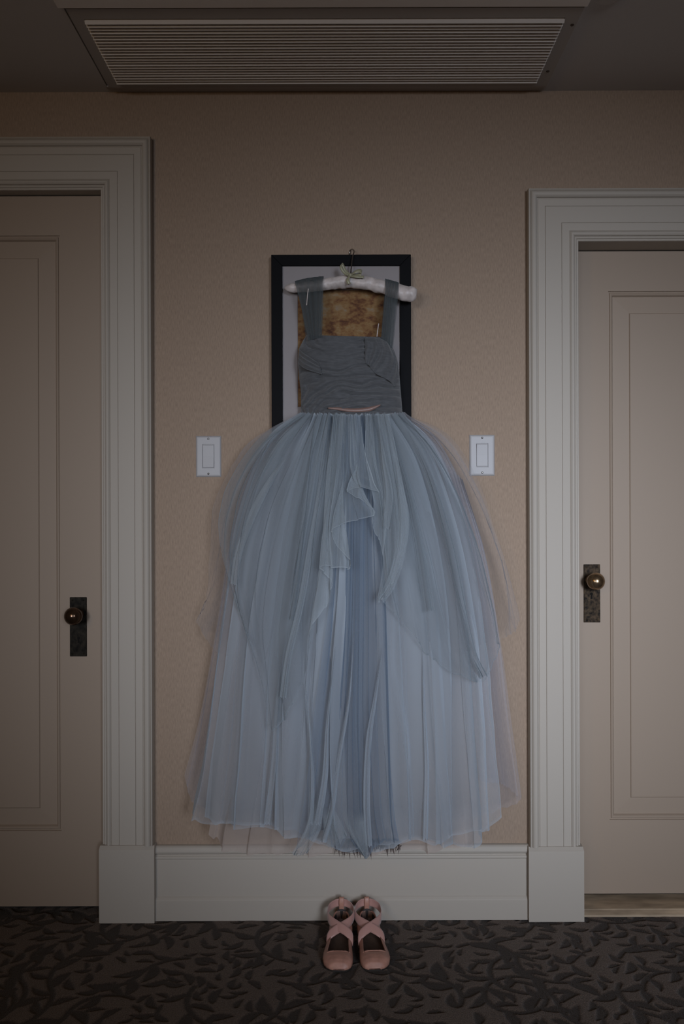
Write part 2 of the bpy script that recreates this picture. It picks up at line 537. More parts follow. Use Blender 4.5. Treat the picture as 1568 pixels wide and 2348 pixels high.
def carpet():
    rng = np.random.default_rng(11)
    step = 0.0034
    xs = np.concatenate([[XL], np.arange(-1.28, 1.2801, step), [XR]])
    ys = np.concatenate([[YB], np.arange(-1.06, 0.121, step)])
    dx, dy = xs[1:-1], ys[1:]
    mask = np.zeros((len(dx), len(dy)))
    x0, y0 = dx[0], dy[0]

    def stamp_leaf(cx, cy, ang, L, Wd, test=0.4):
        r = L * .62
        i0, i1 = int((cx - r - x0) / step), int((cx + r - x0) / step) + 1
        j0, j1 = int((cy - r - y0) / step), int((cy + r - y0) / step) + 1
        i0, j0 = max(i0, 0), max(j0, 0)
        i1, j1 = min(i1, len(dx)), min(j1, len(dy))
        if i1 <= i0 or j1 <= j0:
            return False
        X = dx[i0:i1, None] - cx
        Y = dy[None, j0:j1] - cy
        a = X * math.cos(ang) + Y * math.sin(ang)
        b = -X * math.sin(ang) + Y * math.cos(ang)
        t = np.clip(a / L + .5, 0, 1)
        half = Wd * .5 * np.sin(np.pi * t ** 0.8) ** 0.8
        sd = half - np.abs(b - .13 * L * (np.sin(np.pi * t) - .5))
        sd = np.where((a < -L / 2) | (a > L / 2), -1, sd)
        v = np.clip(sd / 0.0035 + .5, 0, 1)
        sub = mask[i0:i1, j0:j1]
        if (v > .5).sum() and (sub[v > .5] > .5).mean() > test:
            return False
        mask[i0:i1, j0:j1] = np.maximum(sub, v)
        return True

    def stamp_dot(cx, cy, r):
        i0, i1 = max(int((cx - r * 2 - x0) / step), 0), min(int((cx + r * 2 - x0) / step) + 2, len(dx))
        j0, j1 = max(int((cy - r * 2 - y0) / step), 0), min(int((cy + r * 2 - y0) / step) + 2, len(dy))
        if i1 <= i0 or j1 <= j0:
            return
        dd = np.hypot(dx[i0:i1, None] - cx, dy[None, j0:j1] - cy)
        mask[i0:i1, j0:j1] = np.maximum(mask[i0:i1, j0:j1], np.clip((r - dd) / .003 + .5, 0, 1))

    # scrolling vines with paired leaves
    for gx in np.arange(-1.35, 1.36, 0.20):
        for gy in np.arange(-1.15, 0.2, 0.19):
            x, y = gx + rng.uniform(-.06, .06), gy + rng.uniform(-.06, .06)
            a = rng.uniform(0, 2 * math.pi)
            cur = rng.choice([-1, 1]) * rng.uniform(5, 12)
            n = int(rng.integers(34, 60))
            for q in range(n):
                stamp_dot(x, y, .0074)
                x += .007 * math.cos(a)
                y += .007 * math.sin(a)
                a += cur * .007
                if q == n // 2:
                    cur *= rng.choice([-0.9, 1.25])
                if q % 6 == 4:
                    s = 1 if (q // 6) % 2 else -1
                    L = rng.uniform(.060, .092)
                    la = a + s * rng.uniform(.55, 1.05)
                    stamp_leaf(x + math.cos(la) * L * .55, y + math.sin(la) * L * .55, la, L, L * rng.uniform(.30, .42), .26)
            stamp_leaf(x + math.cos(a) * .025, y + math.sin(a) * .025, a, .06, .025, .5)
    # fill the holes with loose leaves
    for q in range(5200):
        L = rng.uniform(.036, .070)
        stamp_leaf(rng.uniform(-1.28, 1.28), rng.uniform(-1.06, .1), rng.uniform(0, 6.28), L, L * .38, .05)
    full = np.zeros((len(xs), len(ys)))
    full[1:-1, 1:] = mask
    Z = -0.0030 * full + 0.0008 * noise2(len(xs), len(ys), 60, 30, rng)
    Z[0] = Z[-1] = 0
    Z[:, 0] = 0
    X, Y = np.meshgrid(xs, ys, indexing='ij')
    co = np.stack([X, Y, Z], -1).reshape(-1, 3)
    nu, nv = len(xs), len(ys)
    i, j = np.meshgrid(np.arange(nu - 1), np.arange(nv - 1), indexing='ij')
    a = (i * nv + j).ravel()
    quads = np.stack([a, a + nv, a + nv + 1, a + 1], 1)
    me = bpy.data.meshes.new('floor')
    me.vertices.add(len(co))
    me.vertices.foreach_set('co', co.ravel())
    me.loops.add(quads.size)
    me.loops.foreach_set('vertex_index', quads.ravel().astype(np.int32))
    me.polygons.add(len(quads))
    me.polygons.foreach_set('loop_start', np.arange(0, quads.size, 4, dtype=np.int32))
    me.polygons.foreach_set('use_smooth', np.ones(len(quads), bool))
    me.update(calc_edges=True)
    at = me.attributes.new('leaf', 'FLOAT', 'POINT')
    at.data.foreach_set('value', full.ravel().astype(np.float32))
    me.materials.append(M['carpet'])
    o = link(bpy.data.objects.new('floor', me))
    tag(o, 'dark brown carpet woven with scrolling leaves and vines', 'carpet', kind='structure')


carpet()

# casing profile: u outward from the opening edge, d out of the wall (pixels -> metres)
PROF = [(0, -94), (0, 9), (1.2, 10.5), (4, 10.5), (5, 13), (6.5, 14.5), (8.5, 14.5), (10, 13), (11, 17), (14, 19.5), (17, 19.5), (20, 17), (21.2, 15.2),
        (22.5, 17), (39, 17.2), (39.7, 15.8), (40.6, 17.4), (76.5, 17.6), (77.3, 16.0), (78.3, 17.8), (93, 18), (94.5, 16.2), (96, 17), (97.5, 22), (101, 25.5),
        (105, 26.5), (108, 25.5), (110.2, 23), (111.3, 20.5), (112.3, 22.5), (114, 24.5), (115.5, 24), (116.4, 22), (116.6, 0)]


def casing(name, x0, x1, zt, zb, label):
    nP = len(PROF)
    verts, faces = [], []
    for u, d in PROF:
        u, d = u * S, d * S
        verts += [(x0 - u, -d, zb), (x0 - u, -d, zt + u), (x1 + u, -d, zt + u), (x1 + u, -d, zb)]
    for i in range(nP - 1):
        for k in range(3):
            faces.append((i * 4 + k, i * 4 + k + 1, (i + 1) * 4 + k + 1, (i + 1) * 4 + k))
    o = mesh_obj(name, verts, faces, M['trim'])
    me = o.data
    bm = bmesh.new(); bm.from_mesh(me)
    bmesh.ops.recalc_face_normals(bm, faces=bm.faces[:]); bm.to_mesh(me); bm.free()
    tag(o, label, 'door casing', kind='structure')
    # jambs below the plinth tops and the square plinth blocks
    for s, xi in ((-1, x0), (1, x1)):
        a, b = (xi + s * -4 * S, xi + s * 121 * S)
        lo, hi = min(a, b), max(a, b)
        verts = [(lo, 0.0, 0), (hi, 0.0, 0), (hi, -.0335, 0), (lo, -.0335, 0),
                 (lo, 0.0, zb + .001), (hi, 0.0, zb + .001), (hi, -.0335, zb - .0085), (lo, -.0335, zb - .0085),
                 (lo + .001, -.0245, zb + .001), (hi - .001, -.0245, zb + .001)]
        faces = [(0, 3, 2, 1), (0, 1, 5, 4), (0, 4, 8, 7, 3), (1, 2, 6, 9, 5), (2, 3, 7, 6), (6, 7, 8, 9), (4, 5, 9, 8)]
        p = mesh_obj('plinth_block', verts, faces, M['trim'], o)
        j = box_obj('jamb', *(sorted((xi, xi + s * .012))), 0.0, 0.118, 0, zb, M['trim'], o)
    return o


casing('trim_1', OPEN[0][0], OPEN[0][1], L_top, W(300, 1932).z, 'tall cream moulded casing around the left door')
casing('trim_2', OPEN[1][0], OPEN[1][1], R_top, W(1270, 1935).z, 'shorter cream moulded casing around the right door')


def baseboard():
    xa = OPEN[0][1] + 116.0 * S
    xb = OPEN[1][0] - 116.0 * S
    zt = W(784, 1934.5).z
    p = lambda y: zt - y * S
    prof = [(0, 0.0), (-.006, 0), (-.012, -1.2), (-.0155, -4), (-.0175, -8), (-.0185, -12), (-.017, -16.5), (-.0125, -19), (-.0105, -20.5), (-.0115, -22.5),
            (-.0145, -24), (-.016, -26.5), (-.0155, -29.5), (-.0135, -31), (-.0135, -115), (-.0165, -117.5), (-.0195, -121), (-.0205, -123.5), (-.0205, -170.6)]
    verts, faces = [], []
    for d, y in prof:
        for x in (xa, xb):
            verts.append((x, d, zt + y * S))
    verts[-2] = (xa, -.0205, 0); verts[-1] = (xb, -.0205, 0)
    for i in range(len(prof) - 1):
        faces.append((i * 2, i * 2 + 1, i * 2 + 3, i * 2 + 2))
    bm = bmesh.new()
    me = bpy.data.meshes.new('t'); me.from_pydata(verts, [], faces); bm.from_mesh(me)
    o = bm_obj('baseboard_back', bm, M['trim'])
    tag(o, 'tall cream baseboard with rounded cap under the dress', 'baseboard', kind='structure')


baseboard()


# ------------------------------------------------------------------ doors
def door(name, x0, x1, ztop, zbot, e, pan, lock_px, knob_px, knob_mat, plate_mat, label):
    """e: recess of the door face behind the wall plane; pan: outer panel rect (x0,x1,z0,z1)"""
    f = e          # world y of the face
    px0, px1, pz0, pz1 = pan
    bm = bmesh.new()
    O = [(x0, ztop), (x1, ztop), (x1, zbot), (x0, zbot)]
    I = [(px0, pz1), (px1, pz1), (px1, pz0), (px0, pz0)]
    fo = [bm.verts.new((x, f, z)) for x, z in O]
    fi = [bm.verts.new((x, f, z)) for x, z in I]
    bo = [bm.verts.new((x, f + .038, z)) for x, z in O]
    for k in range(4):
        k2 = (k + 1) % 4
        bm.faces.new((fo[k], fo[k2], fi[k2], fi[k]))
        bm.faces.new((fo[k], bo[k], bo[k2], fo[k2]))
    bm.faces.new(bo)
    root = bm_obj(name, bm, M['door'])
    tag(root, label, 'door', kind='structure')
    # moulding + raised field
    rings = [(0, 0), (.0012, .0045), (.004, .0045), (.0055, .0015), (.0085, .0005), (.0115, .0025), (.0135, .0065), (.015, .0095), (.062, .0075), (.0640, .0045), (.0655, .004)]
    bm = bmesh.new()
    prev = None
    for ins, dd in rings:
        cur = [bm.verts.new(v) for v in ((px0 + ins, f + dd, pz1 - ins), (px1 - ins, f + dd, pz1 - ins), (px1 - ins, f + dd, pz0 + ins), (px0 + ins, f + dd, pz0 + ins))]
        if prev:
            for k in range(4):
                k2 = (k + 1) % 4
                bm.faces.new((prev[k], prev[k2], cur[k2], cur[k]))
        prev = cur
    bm.faces.new(prev)
    bm_obj('panel', bm, M['door'], root)
    # lock plate
    lx0, lx1, ly0, ly1 = lock_px
    a, b = W(lx0, ly1, -e), W(lx1, ly0, -e)
    pl = box_obj('lock_plate', a.x, b.x, f - .004, f + .001, a.z, b.z, plate_mat, root, .0014)
    pl['label'] = 'tarnished bronze lock plate'
    cx = (a.x + b.x) / 2
    for sx in (a.x + .008, b.x - .008):
        for sz in (a.z + .008, b.z - .008):
            lathe('screw', [(0.0001, .0009), (.0022, .0006), (.0026, 0)], (sx, f - .0042, sz), (0, -1, 0), plate_mat, pl, 10)
    kh = W(knob_px[2], knob_px[3], -e + .005)
    bm = bmesh.new()
    n = 14
    ring = []
    for k in range(n):
        w = math.pi * (-.35 + 1.7 * k / (n - 1))
        ring.append((kh.x + .0042 * math.cos(w), kh.z + .005 + .0042 * math.sin(w)))
    ring += [(kh.x - .0028, kh.z - .009), (kh.x + .0028, kh.z - .009)]
    v1 = [bm.verts.new((x, f - .0046, z)) for x, z in ring]
    v2 = [bm.verts.new((x, f - .0030, z)) for x, z in ring]
    bm.faces.new(v1)
    for k in range(len(ring)):
        k2 = (k + 1) % len(ring)
        bm.faces.new((v1[k], v1[k2], v2[k2], v2[k]))
    q = bm_obj('keyhole', bm, M['dark'], pl)
    q['label'] = 'dark keyhole slot'
    # knob
    kd = -e + .050
    c = W(knob_px[0], knob_px[1], kd)
    R = .0252
    prof = [(.0165, -.0475), (.0165, -.045), (.013, -.043), (.0095, -.040), (.0085, -.030), (.010, -.0245), (.0125, -.0225)]
    for k in range(1, 15):
        w = math.radians(-62 + k * (152 / 14.0))
        prof.append((max(R * math.cos(w), .0002), .92 * R * math.sin(w)))
    kb = lathe('knob', prof, c, (0, -1, 0), knob_mat, root, 40)
    kb['label'] = 'round brass door knob'
    return root


e1, e2 = 0.028, 0.076
p1 = W(137, 540, -e1); q1 = W(137, 1905, -e1)
dx0, dx1 = OPEN[0][0] + .003, OPEN[0][1] - .003
door('door_1', dx0, dx1, L_top - .003, W(150, 2078, -e1).z, e1, (dx0 + (dx1 - p1.x), p1.x, q1.z, p1.z),
     (161, 199, 1369, 1505), (168, 1413, 180, 1467), M['dark_brass'], M['bronze'], 'tan panelled door on the left with dark brass knob')
p2 = W(1394, 668, -e2); q2 = W(1394, 1880, -e2)
dx0, dx1 = OPEN[1][0] + .003, OPEN[1][1] - .003
door('door_2', dx0, dx1, R_top - .003, W(1450, 2049, -e2).z, e2, (p2.x, dx1 - (p2.x - dx0), q2.z, p2.z),
     (1338, 1375, 1294, 1427), (1366, 1333, 1356, 1366), M['brass'], M['bronze_rusty'], 'tan panelled door on the right with polished brass knob')
# threshold under the right door
xs0, xs1 = OPEN[1][0] + .0005, OPEN[1][1] - .0005
prof = [(-.004, 0), (-.004, .006), (.014, .012), (.016, .014), (.112, .014), (.112, 0)]
verts, faces = [], []
for y, z in prof:
    verts += [(xs0, y, z), (xs1, y, z)]
for i in range(len(prof)):
    k = (i + 1) % len(prof)
    faces.append((i * 2, i * 2 + 1, k * 2 + 1, k * 2))
faces += [tuple(i * 2 for i in range(len(prof)))[::-1], tuple(i * 2 + 1 for i in range(len(prof)))]
tag(mesh_obj('trim_3', verts, faces, M['threshold']), 'stained yellowish threshold under the right door', 'threshold', kind='structure')


# ------------------------------------------------------------------ ceiling vent
def vent():
    zc = CEIL
    x0, x1 = -.640, .566
    y0, y1 = -.432, -.040            # near, far
    ix0, ix1, iy0, iy1 = -.606, .531, -.388, -.076
    root = empty('air_vent', (0, -.24, zc))
    tag(root, 'long louvred metal air return grille set in the ceiling', 'vent')

    def ring(name, o, i, z0, z1, m):
        bm = bmesh.new()
        ox0, ox1, oy0, oy1 = o
        jx0, jx1, jy0, jy1 = i
        O = [(ox0, oy0), (ox1, oy0), (ox1, oy1), (ox0, oy1)]
        I = [(jx0, jy0), (jx1, jy0), (jx1, jy1), (jx0, jy1)]
        vb = [bm.verts.new((x, y, z0)) for x, y in O]; vi = [bm.verts.new((x, y, z0)) for x, y in I]
        tb = [bm.verts.new((x, y, z1)) for x, y in O]; ti = [bm.verts.new((x, y, z1)) for x, y in I]
        for k in range(4):
            k2 = (k + 1) % 4
            bm.faces.new((vb[k], vb[k2], vi[k2], vi[k])); bm.faces.new((tb[k], tb[k2], ti[k2], ti[k]))
            bm.faces.new((vb[k], vb[k2], tb[k2], tb[k])); bm.faces.new((vi[k], vi[k2], ti[k2], ti[k]))
        return child_local(bm_obj(name, bm, m), root)
    g = .004
    ring('surround', (x0 - .012, x1 + .004, y0 - .006, y1), (x0 - .002, x1, y0, y1 - .006), zc - .006, zc, M['ceiling'])
    fr = ring('frame', (x0 + g, x1 - .001, y0 + .002, y1 - .008), (ix0, ix1, iy0, iy1), zc - .010, zc, M['vent_frame'])
    child_local(box_obj('backing', x0, x1, y0, y1, zc - .0015, zc - .0002, M['dark']), root)
    n = 22
    sl = None
    pitch = (iy1 - iy0) / n
    for k in range(n):
        yb = iy0 + pitch * (k + .5)
        if sl is None:
            bm = bmesh.new()
            # blade leaning: upper edge towards the room, lower edge towards the wall, rolled lip
            pr = [(-.0068, .0062), (.0040, -.0046), (.0056, -.0060), (.0068, -.0056), (.0064, -.0044), (-.0058, .0070)]
            L = [bm.verts.new((ix0 - .001, y, z)) for y, z in pr]
            R = [bm.verts.new((ix1 + .001, y, z)) for y, z in pr]
            for i in range(len(pr)):
                j = (i + 1) % len(pr)
                bm.faces.new((L[i], L[j], R[j], R[i]))
            bm.faces.new(L); bm.faces.new(R)
            sl = bm_obj('slat', bm, M['vent'])
            o = sl
        else:
            o = sl.copy()
            link(o)
        o.location = (0, yb, zc - .0098)
        o.rotation_euler = (random.uniform(-.10, .10), 0, 0)
        o.parent = root
        o.matrix_parent_inverse = Matrix.Translation(root.location).inverted()
    for px, py in ((1315, 49), (1259, 156)):
        kk = 964.5 / (1174 - py)
        s = lathe('screw', [(.0001, .003), (.003, .0025), (.0045, .0008), (.0046, 0)], ((px - 784) * S * kk, -(D - D * kk), zc - .010), (0, 0, -1), M['rust'], None, 14)
        s['label'] = 'rusty screw head'
        child_local(s, root)
    # next panel of the ceiling unit, its far edge just in view
    ap = empty('access_panel', (0, -.6, zc))
    tag(ap, 'pale ceiling panel edge along the top of the picture', 'ceiling panel')
    a = box_obj('plate', x0 - .012, x1 + .004, -.80, -.4395, zc - .014, zc, M['vent'], None, .002)
    child_local(a, ap)
    # round detector at the top right
    kk = 964.5 / (1174 - 2.0)
    c = ((1399 - 784) * S * kk * .990, -(D - D * kk * .990), zc)
    r = empty('smoke_detector', c)
    tag(r, 'round pale ceiling detector at the top edge right of the grille', 'detector')
    child_local(lathe('body', [(.030, 0), (.030, .003), (.028, .006), (.020, .008), (.0001, .0085)], c, (0, 0, -1), M['ceiling'], None, 32), r)
    child_local(lathe('rim', [(.034, 0), (.034, .003), (.031, .005), (.0001, .005)], c, (0, 0, -1), M['ceiling'], None, 32), r)


vent()


# ------------------------------------------------------------------ light switches
def switch(px0, px1, py0, py1, label, tilt):
    a, b = W(px0, py1, .003), W(px1, py0, .003)
    cx, cz = (a.x + b.x) / 2, (a.z + b.z) / 2
    w, h = .0352, .0572
    root = empty('light_switch', (cx, 0, cz))
    tag(root, label, 'light switch', 'white wall switches beside the dress')
    bm = bmesh.new()
    outer = [(w, h, 0), (w, h, .0015), (w - .003, h - .003, .0055), (w - .006, h - .006, .0062), (.0168, .0336, .0062), (.0162, .0330, .003)]
    prev = None
    for ww, hh, dd in outer:
        cur = [bm.verts.new((cx + sx * ww, -dd, cz + sz * hh)) for sx, sz in ((-1, -1), (1, -1), (1, 1), (-1, 1))]
        if prev:
            for k in range(4):
                k2 = (k + 1) % 4
                bm.faces.new((prev[k], prev[k2], cur[k2], cur[k]))
        prev = cur
    bm.faces.new(prev)
    child_local(bm_obj('plate', bm, M['switch']), root)
    bm = bmesh.new()
    ww, hh = .0150, .0318
    cyv = []
    for sx in (-1, 1):
        col = []
        for z, d in ((-hh, .0055 + tilt), (-hh + .002, .0072 + tilt), (0, .0066), (hh - .002, .0078 - tilt), (hh, .0062 - tilt)):
            col.append(bm.verts.new((cx + sx * ww, -d, cz + z)))
        cyv.append(col)
    base = [[bm.verts.new((cx + sx * ww, -.0025, cz + z)) for z in (-hh, -hh + .002, 0, hh - .002, hh)] for sx in (-1, 1)]
    for k in range(4):
        bm.faces.new((cyv[0][k], cyv[1][k], cyv[1][k + 1], cyv[0][k + 1]))
        for s in (0, 1):
            bm.faces.new((cyv[s][k], cyv[s][k + 1], base[s][k + 1], base[s][k]))
    bm.faces.new((cyv[0][0], cyv[1][0], base[1][0], base[0][0]))
    bm.faces.new((cyv[0][4], cyv[1][4], base[1][4], base[0][4]))
    child_local(bm_obj('rocker', bm, M['switch']), root)
    for s in (-1, 1):
        child_local(lathe('screw', [(.0001, .0012), (.0024, .001), (.003, .0002), (.0031, -.001)], (cx, -.0062, cz + s * .0485), (0, -1, 0), M['steel'], None, 12), root)


switch(449, 507, 1000, 1093, 'white rocker switch on the wall left of the dress', .0012)
switch(1076, 1134, 998, 1090, 'white rocker switch on the wall right of the dress', -.0004)


# ------------------------------------------------------------------ framed picture
def picture():
    d0, d1 = .010, .032
    a = W(621.5, 584, d1); b = W(942, 584, d1); bot = W(784, 1012, d1)
    x0, x1, z1, z0 = a.x, b.x, a.z, bot.z
    root = empty('framed_picture', ((x0 + x1) / 2, 0, z0))
    tag(root, 'black framed abstract print hanging behind the dress', 'picture')
    fw = 25.0 * S
    for nm, pts in (('top', [(x0, z1), (x1, z1), (x1 - fw, z1 - fw), (x0 + fw, z1 - fw)]),
                    ('bottom', [(x0, z0), (x0 + fw, z0 + fw), (x1 - fw, z0 + fw), (x1, z0)]),
                    ('left', [(x0, z0), (x0, z1), (x0 + fw, z1 - fw), (x0 + fw, z0 + fw)]),
                    ('right', [(x1, z1), (x1, z0), (x1 - fw, z0 + fw), (x1 - fw, z1 - fw)])):
        bm = bmesh.new()
        f = [bm.verts.new((x, -d1, z)) for x, z in pts]
        k = [bm.verts.new((x, -d0, z)) for x, z in pts]
        bm.faces.new(f); bm.faces.new(k)
        for i in range(4):
            j = (i + 1) % 4
            bm.faces.new((f[i], f[j], k[j], k[i]))
        bmesh.ops.bevel(bm, geom=bm.edges[:], offset=.0008, segments=1, affect='EDGES')
        child_local(bm_obj('frame_rail', bm, M['frame']), root)
    ix0, ix1, iz0, iz1 = x0 + fw - .002, x1 - fw + .002, z0 + fw - .002, z1 - fw + .002
    pa, pb = W(681, 664, .022), W(886, 664, .022)
    pz0 = z0 + fw + .065
    # mat board with a bevelled window
    bm = bmesh.new()
    O = [(ix0, iz0), (ix1, iz0), (ix1, iz1), (ix0, iz1)]
    I = [(pa.x, pz0), (pb.x, pz0), (pb.x, pa.z), (pa.x, pa.z)]
    vo = [bm.verts.new((x, -.0235, z)) for x, z in O]
    vi = [bm.verts.new((x, -.0235, z)) for x, z in I]
    vk = [bm.verts.new((x + sx * .0018, -.0215, z + sz * .0018)) for (x, z), (sx, sz) in zip(I, ((1, 1), (-1, 1), (-1, -1), (1, -1)))]
    for i in range(4):
        j = (i + 1) % 4
        bm.faces.new((vo[i], vo[j], vi[j], vi[i])); bm.faces.new((vi[i], vi[j], vk[j], vk[i]))
    child_local(bm_obj('mat_board', bm, M['mat']), root)
    p = child_local(box_obj('art_print', pa.x - .004, pb.x + .004, -.0214, -.0205, pz0 - .004, pa.z + .004, M['print']), root)
    p['label'] = 'golden brown mottled abstract print'
    child_local(box_obj('backing_board', ix0, ix1, -.0203, -.0150, iz0, iz1, M['dark']), root)
    child_local(box_obj('glass', ix0, ix1, -.0270, -.0255, iz0, iz1, M['glass']), root)
    for sx in (x0 + .012, x1 - .012):
        for sz in (z0 + .012, z1 - .035):
            child_local(box_obj('bumper', sx - .006, sx + .006, -.010, 0, sz - .006, sz + .006, M['dark']), root)


picture()


# ------------------------------------------------------------------ hanger
def hanger():
    root = empty('padded_hanger', W(806, 650, .062))
    tag(root, 'ivory satin padded hanger with ribbon bow hooked over the picture frame', 'hanger')
    rng = np.random.default_rng(3)
    keys = [(653, 660, .056), (675, 660, .058), (720, 656, .060), (765, 649, .062), (806, 645.5, .064), (845, 650, .067), (885, 661, .071), (925, 672, .075), (955, 675, .078)]
    path = catmull([tuple(W(*k)) for k in keys], 90)
    t = np.linspace(0, 1, 90)
    r = np.interp(t, [0, .02, .06, .2, .5, .75, .93, .975, 1], [.004, .009, .0125, .0150, .0178, .0185, .0205, .0205, .013])
    r = r * (1 + .06 * noise1(90, 30, rng)) * (1 - .10 * np.exp(-((t - .5) / .015) ** 2))
    v, f = tube(path, r, 20)
    v = np.asarray(v).reshape(90, 20, 3)
    c = path[:, None, :]
    wr = 1 + .11 * noise2(90, 20, 40, 9, rng)
    v = c + (v - c) * wr[..., None]
    child_local(mesh_obj('padded_bar', v.reshape(-1, 3), f, M['satin'], None, True), root)
    hk = [(803, 640, .064), (804, 628, .062), (806, 606, .054), (808.5, 588, .046), (811, 580.5, .042), (811.5, 575.5, .035), (808.5, 571.6, .023), (804, 572.6, .010), (802, 577, .0055), (801, 583, .0048)]
    v, f = tube(catmull([tuple(W(*k)) for k in hk], 60), .0017, 8)
    h = child_local(mesh_obj('hook', v, f, M['steel'], None, True), root)
    h['label'] = 'thin wire hook'
    # bow
    bow = empty('bow', W(803, 630, .084))
    bow['label'] = 'pale green ribbon bow'
    child_local(bow, root)

    def ribbon(name, pts, w0, w1, wd):
        P = catmull([tuple(W(*k)) for k in pts], 24)
        wv = np.asarray(wd, float)
        ww = np.linspace(w0, w1, 24)[:, None] * .5 * S
        A, B = P - wv * ww, P + wv * ww
        vs = np.concatenate([A, B])
        fs = [(i, i + 1, 24 + i + 1, 24 + i) for i in range(23)]
        o = mesh_obj(name, vs, fs, M['bow'], None, True)
        sm = o.modifiers.new('s', 'SOLIDIFY'); sm.thickness = .0006
        o.parent = bow
        o.matrix_parent_inverse = Matrix.Translation(root.location + (bow.location)).inverted() if False else Matrix.Translation(W(803, 630, .084)).inverted()
        return o
    bow.parent = root
    bow.matrix_parent_inverse = Matrix.Translation(root.location).inverted()
    ribbon('loop', [(801, 631, .086), (790, 626, .092), (781, 612, .094), (784, 606, .090), (792, 622, .086), (801, 631, .085)], 6, 8, (.6, 0, .8))
    ribbon('loop', [(804, 630, .086), (814, 623, .096), (826, 621, .094), (829, 627, .090), (816, 632, .088), (804, 631, .085)], 9, 11, (.2, .3, .9))
    ribbon('tail', [(802, 632, .088), (797, 641, .094), (800, 651, .093)], 6, 9, (.95, 0, .1))
    ribbon('tail', [(805, 632, .088), (816, 634, .094), (834, 635, .090)], 6, 7, (.1, .2, .95))
    kn = lathe('knot', [(.0002, -.005), (.004, -.004), (.0058, 0), (.004, .004), (.0002, .005)], W(803, 631, .088), (1, 0, .2), M['bow'], None, 16)
    kn.parent = bow
    kn.matrix_parent_inverse = Matrix.Translation(W(803, 630, .084)).inverted()


hanger()

# ------------------------------------------------------------------ dress
DRESS = empty('tulle_dress', W(806, 945, .09))
tag(DRESS, 'dusty blue layered tulle gown hanging from the padded hanger', 'dress')


def dpart(o, label=None):
    child_local(o, DRESS)
    if label:
        o['label'] = label
    return o


SIL = np.array([(930, 690, 922), (1000, 605, 985), (1070, 545, 1055), (1160, 505, 1105), (1300, 495, 1145), (1450, 480, 1165), (1650, 455, 1175), (1800, 428, 1190), (1900, 430, 1165), (1990, 430, 1160)], float)


def depth(px, py):
    xl = np.interp(py, SIL[:, 0], SIL[:, 1]) - 6
    xr = np.interp(py, SIL[:, 0], SIL[:, 2]) + 6
    t = (px - (xl + xr) / 2) / ((xr - xl) / 2)
    v = np.clip((py - 940) / 1000.0, 0, 1)
    front = np.interp(v, [0, .1, .3, .6, 1], [.140, .175, .215, .245, .275])
    side = np.interp(v, [0, .1, 1], [.080, .070, .055])
    return side + (front - side) * math.sqrt(max(0.0, 1 - min(1, abs(t)) ** 2.2))


